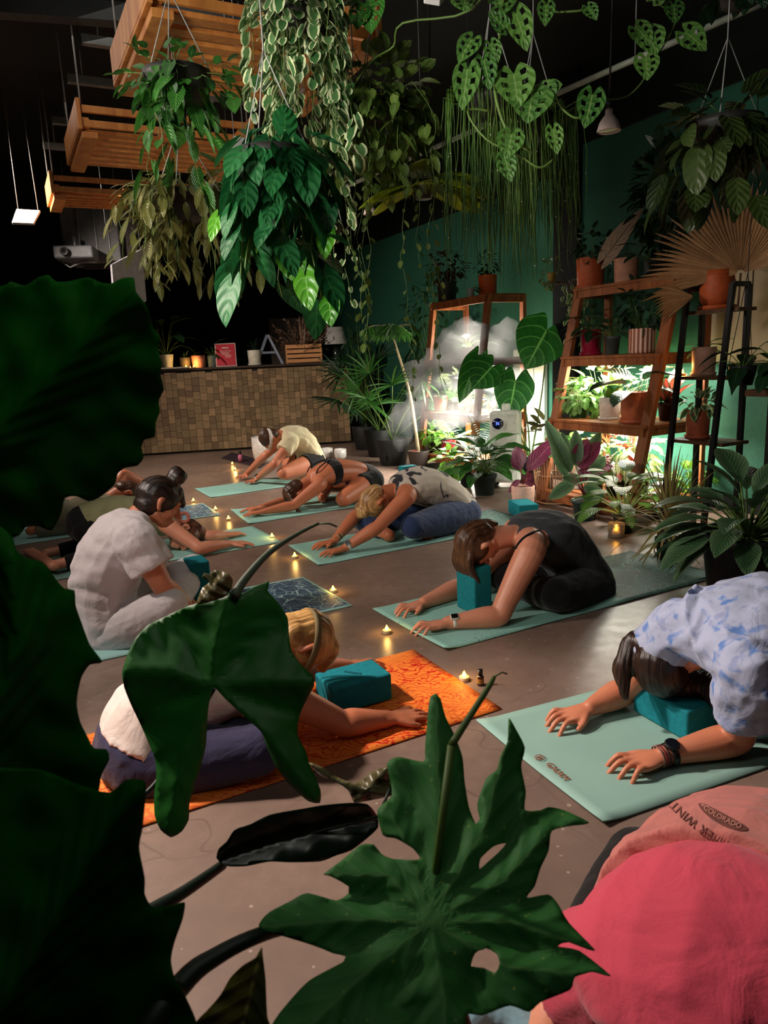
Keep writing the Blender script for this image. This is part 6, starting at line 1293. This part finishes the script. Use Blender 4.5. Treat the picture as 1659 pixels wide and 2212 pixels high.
# ================= FOREGROUND LEAVES
def pip(x, y, poly):
    c = False; j = len(poly)-1
    for i in range(len(poly)):
        xi, yi = poly[i]; xj, yj = poly[j]
        if (yi > y) != (yj > y) and x < (xj-xi)*(y-yi)/(yj-yi)+xi: c = not c
        j = i
    return c
def blade(name, outline, ribs, d0, m, parent, gx=0, gy=0, fold=.0006, step=13, holes=(), seed=0, wav=.006, cap=90, side=1, ref=None):
    """leaf blade of its own outline; gx, gy tilt the blade in depth (m per px), fold droops it away from its ribs"""
    pts = [V(p) for p in outline]; pts = [q for i in range(len(pts)) for q in catmull([pts[i-1], pts[i], pts[(i+1) % len(pts)], pts[(i+2) % len(pts)]], 2)[2:4]] if 0 else pts
    P2 = []; E = []
    for loop in [outline]+list(holes):
        dense = []
        for i in range(len(loop)):
            p0, p1, p2, p3 = (V((*loop[(i+k) % len(loop)], 0)) for k in (-1, 0, 1, 2)); k = max(1, int((p2-p1).length/9))
            for j in range(k): t = j/k; q = (p1*2+(p2-p0)*t+(p0*2-p1*5+p2*4-p3)*t*t+(p1*3-p0-p2*3+p3)*t**3)*.5; q = lerp(q, lerp(p1, p2, t), .35); dense.append((q.x, q.y))
        b = len(P2); P2 += dense; E += [(b+i, b+(i+1) % len(dense)) for i in range(len(dense))]
        if loop is outline: OD = dense
    HD = [list(h) for h in holes]; xs = [p[0] for p in OD]; ys = [p[1] for p in OD]; y = min(ys); r = 0
    while y < max(ys):
        x = min(xs)+(step/2 if r % 2 else 0)
        while x < max(xs):
            if pip(x, y, OD) and not any(pip(x, y, h) for h in HD) and min((x-a)**2+(y-b)**2 for a, b in OD[::1]) > 30: P2.append((x, y))
            x += step
        y += step*.87; r += 1
    vs, _, fs, *_ = geometry.delaunay_2d_cdt([V(p) for p in P2], E, [], 0, .01)
    ref = ref or (sum(xs)/len(xs), sum(ys)/len(ys)); mb = MB(); UV = []
    for v in vs:
        best = (1e9, 0, 1, 0); 
        for ri, rb in enumerate(ribs):
            tot = sum((V(rb[i+1])-V(rb[i])).length for i in range(len(rb)-1)); acc = 0
            for i in range(len(rb)-1):
                a = V(rb[i]); b = V(rb[i+1]); ab = b-a; t = max(0, min(1, (v-a).dot(ab)/ab.length_squared)); q = a+ab*t; dd = (v-q).length
                if dd < best[0]: best = (dd, (acc+t*ab.length)/tot, 1 if (ab.x*(v.y-a.y)-ab.y*(v.x-a.x)) > 0 else -1, ri)
                acc += ab.length
        dist, t, sg, ri = best; dd = min(dist, cap); dep = d0+gx*(v.x-ref[0])+gy*(v.y-ref[1])+fold*(dd-dd*dd/(3*cap))*side+wav*noise.noise(V((v.x*.012+seed, v.y*.012, seed)))*min(1, dist/60)+.0012*sin(t*26-dist*.03)*min(1, dist/40)
        mb.v.append(Dp(v.x, v.y, dep)); UV.append((.5+sg*min(dist/170, .5), t))
    for f in fs:
        cx = sum(vs[i].x for i in f)/len(f); cy = sum(vs[i].y for i in f)/len(f)
        if pip(cx, cy, OD) and not any(pip(cx, cy, h) for h in HD):
            f = list(f); n_ = (mb.v[f[1]]-mb.v[f[0]]).cross(mb.v[f[2]]-mb.v[f[0]])
            if n_.dot(CP-mb.v[f[0]]) < 0: f = f[::-1]
            mb.face(f, [UV[i] for i in f])
    return mb.build(name, m, parent, sol=.0008)
FGd = leafmat('leaf_big_ear', (8, 58, 10), (14, 84, 12), vein=(16, 70, 14), freq=7, rough=.62, trans=.12, bump=.25, spec=.06)
FGc = leafmat('leaf_center_ear', (20, 84, 24), (34, 108, 32), vein=(36, 96, 34), freq=5, rough=.5, trans=.12, bump=.15, spec=.3)
FGl = leafmat('leaf_lobed', (38, 104, 50), (66, 138, 60), vein=(74, 134, 66), freq=6, rough=.62, trans=.15, spots=((120, 160, 76), 70, .1), bump=.2, spec=.3)
FGk = leafmat('leaf_glossy_dark', (8, 24, 12), (16, 40, 18), freq=0, rough=.28, trans=.03, bump=0); FGo = leafmat('leaf_young_olive', (98, 96, 34), (128, 124, 50), vein=(150, 146, 80), freq=5, trans=.25)
FGb = leafmat('leaf_withered', (88, 80, 48), (130, 120, 76), vein=(140, 130, 90), freq=3, trans=.1, bump=1)
dst = mat('dark_green_stalk', (18, 38, 22), .5, .4)
def stand(P, r, h, label, c=(30, 32, 32)):
    o = empty('potted_plant', P, label, 'potted plant'); pot(o, P, r, h, c, 'taper'); return o, P+Z*h*.88
o, b = stand(V((-.62, .36, 0)), .17, .34, 'huge elephant ear plant with ruffled leaves filling the left edge')
L1 = [(-260, 640), (-120, 600), (0, 619), (22, 608), (53, 617), (84, 599), (104, 594), (120, 608), (146, 608), (191, 599), (213, 609), (238, 613), (263, 601), (289, 600), (294, 630), (317, 661), (325, 689), (331, 709), (346, 728), (341, 753), (350, 787), (346, 807), (354, 843), (343, 863), (345, 891), (336, 913), (334, 944), (311, 950), (305, 966), (310, 989), (297, 1006), (269, 1011), (255, 1022), (247, 1048), (213, 1076), (191, 1083), (165, 1072), (140, 1076), (132, 1109), (112, 1146), (84, 1137), (56, 1137), (42, 1156), (-20, 1180), (-160, 1230), (-330, 1100), (-330, 800)]
blade('leaf', L1, [[(-90, 1010), (0, 925), (107, 823), (190, 740), (280, 640)]], .78, FGd, o, fold=.00025, cap=260, seed=3, wav=.01, step=16, gy=.00015)
L2 = [(-250, 1150), (-60, 1120), (0, 1137), (28, 1162), (35, 1187), (58, 1206), (92, 1214), (111, 1236), (122, 1253), (139, 1271), (161, 1275), (164, 1309), (177, 1347), (194, 1392), (221, 1430), (194, 1436), (177, 1461), (169, 1492), (166, 1522), (173, 1558), (186, 1586), (202, 1616), (230, 1619), (236, 1641), (219, 1675), (208, 1722), (150, 1800), (-60, 1860), (-300, 1700)]
blade('leaf', L2, [[(-120, 1780), (-20, 1560), (40, 1380), (20, 1200)]], .6, FGd, o, fold=.0005, cap=200, seed=9, step=17)
L2b = [(180, 1700), (238, 1711), (272, 1684), (310, 1685), (316, 1703), (309, 1784), (301, 1831), (313, 1897), (313, 1933), (330, 1961), (366, 1958), (399, 1950), (394, 1986), (377, 2036), (369, 2075), (377, 2116), (399, 2152), (424, 2208), (440, 2290), (-220, 2290), (-220, 1700), (60, 1660)]
blade('leaf', L2b, [[(-60, 2280), (90, 2040), (200, 1850), (290, 1710)]], .52, FGd, o, fold=.0004, cap=200, seed=5, step=17)
mb = MB(); mb.tube([b, V((-.5, .52, .8)), Dp(-90, 1010, .8)], [.014, .011, .008], 10, smooth=5); mb.tube([b, V((-.5, .42, .5)), Dp(-120, 1780, .62)], [.014, .011, .008], 10, smooth=5); mb.tube([b, Dp(-60, 2280, .53)], [.013, .008], 10); mb.build('stalks', dst, o)
# centre leaf
o, b = stand(V((-.45, .72, 0)), .11, .2, 'elephant ear plant whose large folded leaf hangs over the orange mat')
L3 = [(582, 1256), (546, 1269), (520, 1285), (497, 1281), (468, 1292), (409, 1308), (364, 1328), (318, 1351), (292, 1380), (276, 1412), (264, 1451), (268, 1484), (282, 1520), (302, 1562), (318, 1598), (334, 1637), (338, 1673), (333, 1718), (334, 1761), (347, 1793), (370, 1809), (393, 1796), (408, 1770), (409, 1738), (422, 1692), (435, 1653), (445, 1608), (448, 1556), (452, 1517), (461, 1484), (487, 1510), (533, 1552), (565, 1582), (578, 1617), (595, 1653), (617, 1686), (647, 1715), (666, 1731), (691, 1735), (692, 1705), (670, 1653), (660, 1621), (643, 1588), (647, 1546), (663, 1510), (679, 1481), (676, 1461), (650, 1435), (630, 1406), (624, 1370), (621, 1334), (598, 1298), (578, 1276)]
blade('leaf', L3, [[(461, 1484), (468, 1400), (497, 1290)], [(461, 1484), (400, 1620), (368, 1790)], [(461, 1484), (580, 1590), (680, 1722)], [(461, 1484), (370, 1450), (280, 1450)], [(461, 1484), (570, 1470), (668, 1475)]], 1.05, FGc, o, fold=.0004, cap=110, seed=1, gy=-.0001, step=12)
blade('curled_lobe', [(425, 1306), (437, 1270), (452, 1258), (436, 1246), (440, 1238), (452, 1240), (462, 1232), (480, 1234), (494, 1238), (503, 1252), (500, 1270), (492, 1286), (468, 1296)], [[(440, 1300), (470, 1262), (490, 1245)]], 1.06, FGb, o, fold=.001, cap=20, seed=4, step=7)
mb = MB(); mb.tube([Dp(505, 1288, 1.07), Dp(530, 1250, 1.09), Dp(580, 1195, 1.12), Dp(640, 1155, 1.15), Dp(688, 1131, 1.18)], [.0075, .0065, .005, .0035, .0025], 8, smooth=4); mb.tube([Dp(688, 1131, 1.18), Dp(712, 1131, 1.18), Dp(728, 1138, 1.18)], .0016, 6); mb.build('spathe_stem', mat('grey_green_stem', (70, 84, 62), .6), o)
mb = MB(); mb.tube([b-Z*.1, Dp(120, 1900, .95), Dp(250, 1745, 1.06), Dp(318, 1712, 1.1), Dp(372, 1640, 1.12), Dp(461, 1488, 1.065)], [.009, .007, .0055, .0045, .0045, .004], 8, smooth=5); mb.build('stalk', dst, o)
# dark glossy leaf + withered leaf
o, b = stand(V((-.34, .5, 0)), .13, .2, 'rubbery plant with a black-green glossy leaf above the concrete floor')
L4 = [(756, 1735), (698, 1740), (640, 1750), (582, 1761), (539, 1782), (507, 1793), (490, 1819), (473, 1834), (468, 1854), (487, 1870), (530, 1871), (582, 1861), (626, 1863), (692, 1861), (727, 1848), (759, 1837), (791, 1813), (817, 1787), (814, 1761), (794, 1738)]
blade('leaf', L4, [[(816, 1765), (700, 1790), (600, 1815), (476, 1856)]], .84, FGk, o, fold=-.0005, cap=60, seed=2, step=10, gx=.0002)
blade('withered_leaf', [(666, 1646), (698, 1658), (727, 1678), (768, 1692), (799, 1669), (837, 1655), (843, 1683), (856, 1715), (825, 1724), (785, 1732), (765, 1734), (753, 1709), (727, 1689), (692, 1675)], [[(672, 1652), (750, 1700), (850, 1715)], [(765, 1730), (800, 1700), (837, 1660)]], .86, FGb, o, fold=.001, cap=30, seed=6, step=8, wav=.02)
mb = MB(); mb.tube([b, Dp(60, 2190, .64), Dp(200, 2046, .69), Dp(330, 1966, .74), Dp(400, 1925, .77), Dp(482, 1868, .82)], [.012, .011, .010, .0075, .0065, .0055], 8, smooth=4); mb.tube([Dp(816, 1765, .84), Dp(835, 1722, .85), Dp(845, 1700, .86)], .002, 6); mb.tube([Dp(482, 1868, .82), Dp(640, 1808, .845), Dp(816, 1765, .84)], .002, 6); mb.build('stalk', dst, o)
# lobed plant
o, b = stand(V((.06, .42, 0)), .15, .2, 'large philodendron with pointed lobed leaves in the bottom centre foreground')
L7 = [(930, 1504), (942, 1497), (952, 1510), (962, 1547), (982, 1588), (999, 1635), (1004, 1689), (1013, 1743), (1028, 1780), (1036, 1770), (1031, 1736), (1050, 1682), (1074, 1662), (1080, 1635), (1097, 1601), (1099, 1551), (1114, 1574), (1134, 1615), (1126, 1655), (1136, 1709), (1134, 1750), (1168, 1750), (1185, 1743), (1219, 1750), (1273, 1777), (1225, 1784), (1192, 1794), (1185, 1838), (1168, 1875), (1155, 1915), (1138, 1939), (1185, 1932), (1205, 1952), (1229, 1993), (1286, 2054), (1229, 2035), (1205, 2044), (1252, 2054), (1320, 2108), (1279, 2098), (1242, 2111), (1232, 2138), (1168, 2165), (1144, 2185), (1101, 2172), (1043, 2192), (1010, 2189), (1003, 2225), (1000, 2300), (560, 2300), (588, 2212), (626, 2161), (669, 2117), (742, 2077), (747, 2065), (721, 2059), (675, 2042), (620, 2025), (559, 2007), (565, 1987), (582, 1970), (626, 1947), (663, 1929), (727, 1945), (753, 1929), (753, 1915), (713, 1892), (698, 1889), (736, 1860), (779, 1825), (808, 1825), (824, 1844), (847, 1855), (908, 1856), (891, 1831), (854, 1811), (827, 1804), (815, 1750), (847, 1716), (836, 1649), (861, 1635), (915, 1645), (918, 1615), (925, 1531)]
c_ = (928, 1990)
blade('leaf', L7, [[c_, (950, 1800), (942, 1500)], [c_, (1050, 1780), (1102, 1560)], [c_, (1090, 1900), (1180, 1800), (1268, 1777)], [c_, (1100, 1990), (1283, 2050)], [c_, (1100, 2090), (1316, 2106)], [c_, (760, 1985), (565, 2003)], [c_, (780, 2110), (600, 2280)], [c_, (840, 1890), (705, 1888)], [c_, (890, 1850), (835, 1740)], [c_, (960, 2160), (960, 2290)]], .66, FGl, o, fold=.00022, cap=60, seed=8, gy=-.0003, step=12, wav=.008,
      holes=([(1036, 1877), (1038, 1855), (1067, 1828), (1094, 1821), (1077, 1841), (1050, 1865)], [(1018, 2087), (1026, 2060), (1050, 2047), (1074, 2060), (1079, 2081), (1070, 2101), (1043, 2091)]))
mb = MB(); mb.tube([b, V((.07, .6, .45)), Dp(928, 1992, .665)], [.009, .007, .005], 8, smooth=4); mb.build('stalk', stemm, o)
mb = MB(); mb.tube([Dp(975, 1610, .7), Dp(1010, 1555, .72), Dp(1055, 1485, .74), Dp(1068, 1462, .75)], [.004, .0035, .003, .002], 8, smooth=3); mb.tube([Dp(1068, 1462, .75), Dp(1085, 1452, .75), Dp(1096, 1456, .75)], .001, 5); mb.tube([Dp(928, 1992, .67), Dp(975, 1610, .7)], [.004, .004], 7); mb.build('new_shoot', stemm, o)
o, b = stand(V((-.14, .26, 0)), .1, .14, 'small plant with a young olive leaf at the bottom edge')
blade('leaf', [(565, 2046), (553, 2068), (525, 2085), (496, 2114), (475, 2152), (446, 2184), (420, 2214), (396, 2270), (585, 2270), (577, 2190), (574, 2117), (569, 2074)], [[(565, 2048), (540, 2150), (512, 2265)]], .56, FGo, o, fold=.0006, cap=40, seed=7, step=10)
mb = MB(); mb.tube([b, V((-.14, .36, .35)), Dp(512, 2265, .56)], .004, 7, smooth=3); mb.build('stalk', stemm, o)
mb = MB(); mb.tube([V((-.5, .3, .3)), Dp(250, 2330, .56), Dp(390, 2128, .6), Dp(470, 2064, .62), Dp(560, 2020, .64), Dp(640, 2000, .68), Dp(740, 1990, .7), Dp(850, 2050, .71), V((.05, .45, .2))], [.012, .011, .0095, .0075, .0065, .006, .006, .006, .006], 10, smooth=5)
tag(mb.build('bent_stalk', dst), 'thick dark green bare stalk arching behind the lobed leaf', 'stalk')
# ================= LIGHT
w = bpy.data.worlds.new('World'); C.world = w; w.use_nodes = True; w.node_tree.nodes['Background'].inputs[0].default_value = (.5, .6, .7, 1); w.node_tree.nodes['Background'].inputs[1].default_value = .02
def lamp(kind, loc, tgt, e, col, size=.2, **k):
    l = bpy.data.lights.new('lamp', kind); l.energy = e; l.color = col
    if kind == 'AREA': l.size = size
    else: l.shadow_soft_size = size
    for a, b_ in k.items(): setattr(l, a, b_)
    o = bpy.data.objects.new('lamp', l); o.location = loc; o.rotation_euler = (V(tgt)-V(loc)).to_track_quat('-Z', 'Y').to_euler(); COL.objects.link(o); return o
# ceiling spots left of and behind the group, then soft area lights
lamp('SPOT', (-3.1, 2.6, 2.7), (.3, 3.2, 0), 270, (1, .84, .74), .12, spot_size=rad(76), spot_blend=.5)
lamp('SPOT', (-2.2, 2.4, 2.8), (.1, 1.55, 0), 560, (1, .84, .74), .12, spot_size=rad(46), spot_blend=.7)
lamp('SPOT', (-3.6, 6.2, 3.0), (-1.1, 8.0, .3), 560, (1, .84, .72), .12, spot_size=rad(100), spot_blend=.7)
lamp('AREA', (-1.2, 4.2, 3.3), (0, 4.2, 0), 17, (1, .9, .82), 2.5)
lamp('AREA', (.5, .1, 2.5), (-.5, .8, 1.3), .7, (1, .97, .88), .4, spread=rad(50))  # added soft fill for the big left leaf, no lamp there
lamp('AREA', (-.2, .3, 3.2), (0, 1.2, 0), 5, (1, .95, .88), 1.2)
lamp('AREA', (-1.7, 1.0, 1.9), (.9, 4, 2.2), 24, (1, .96, .86), .5, spread=rad(100))  # fill added low at the left to brighten the hanging plants
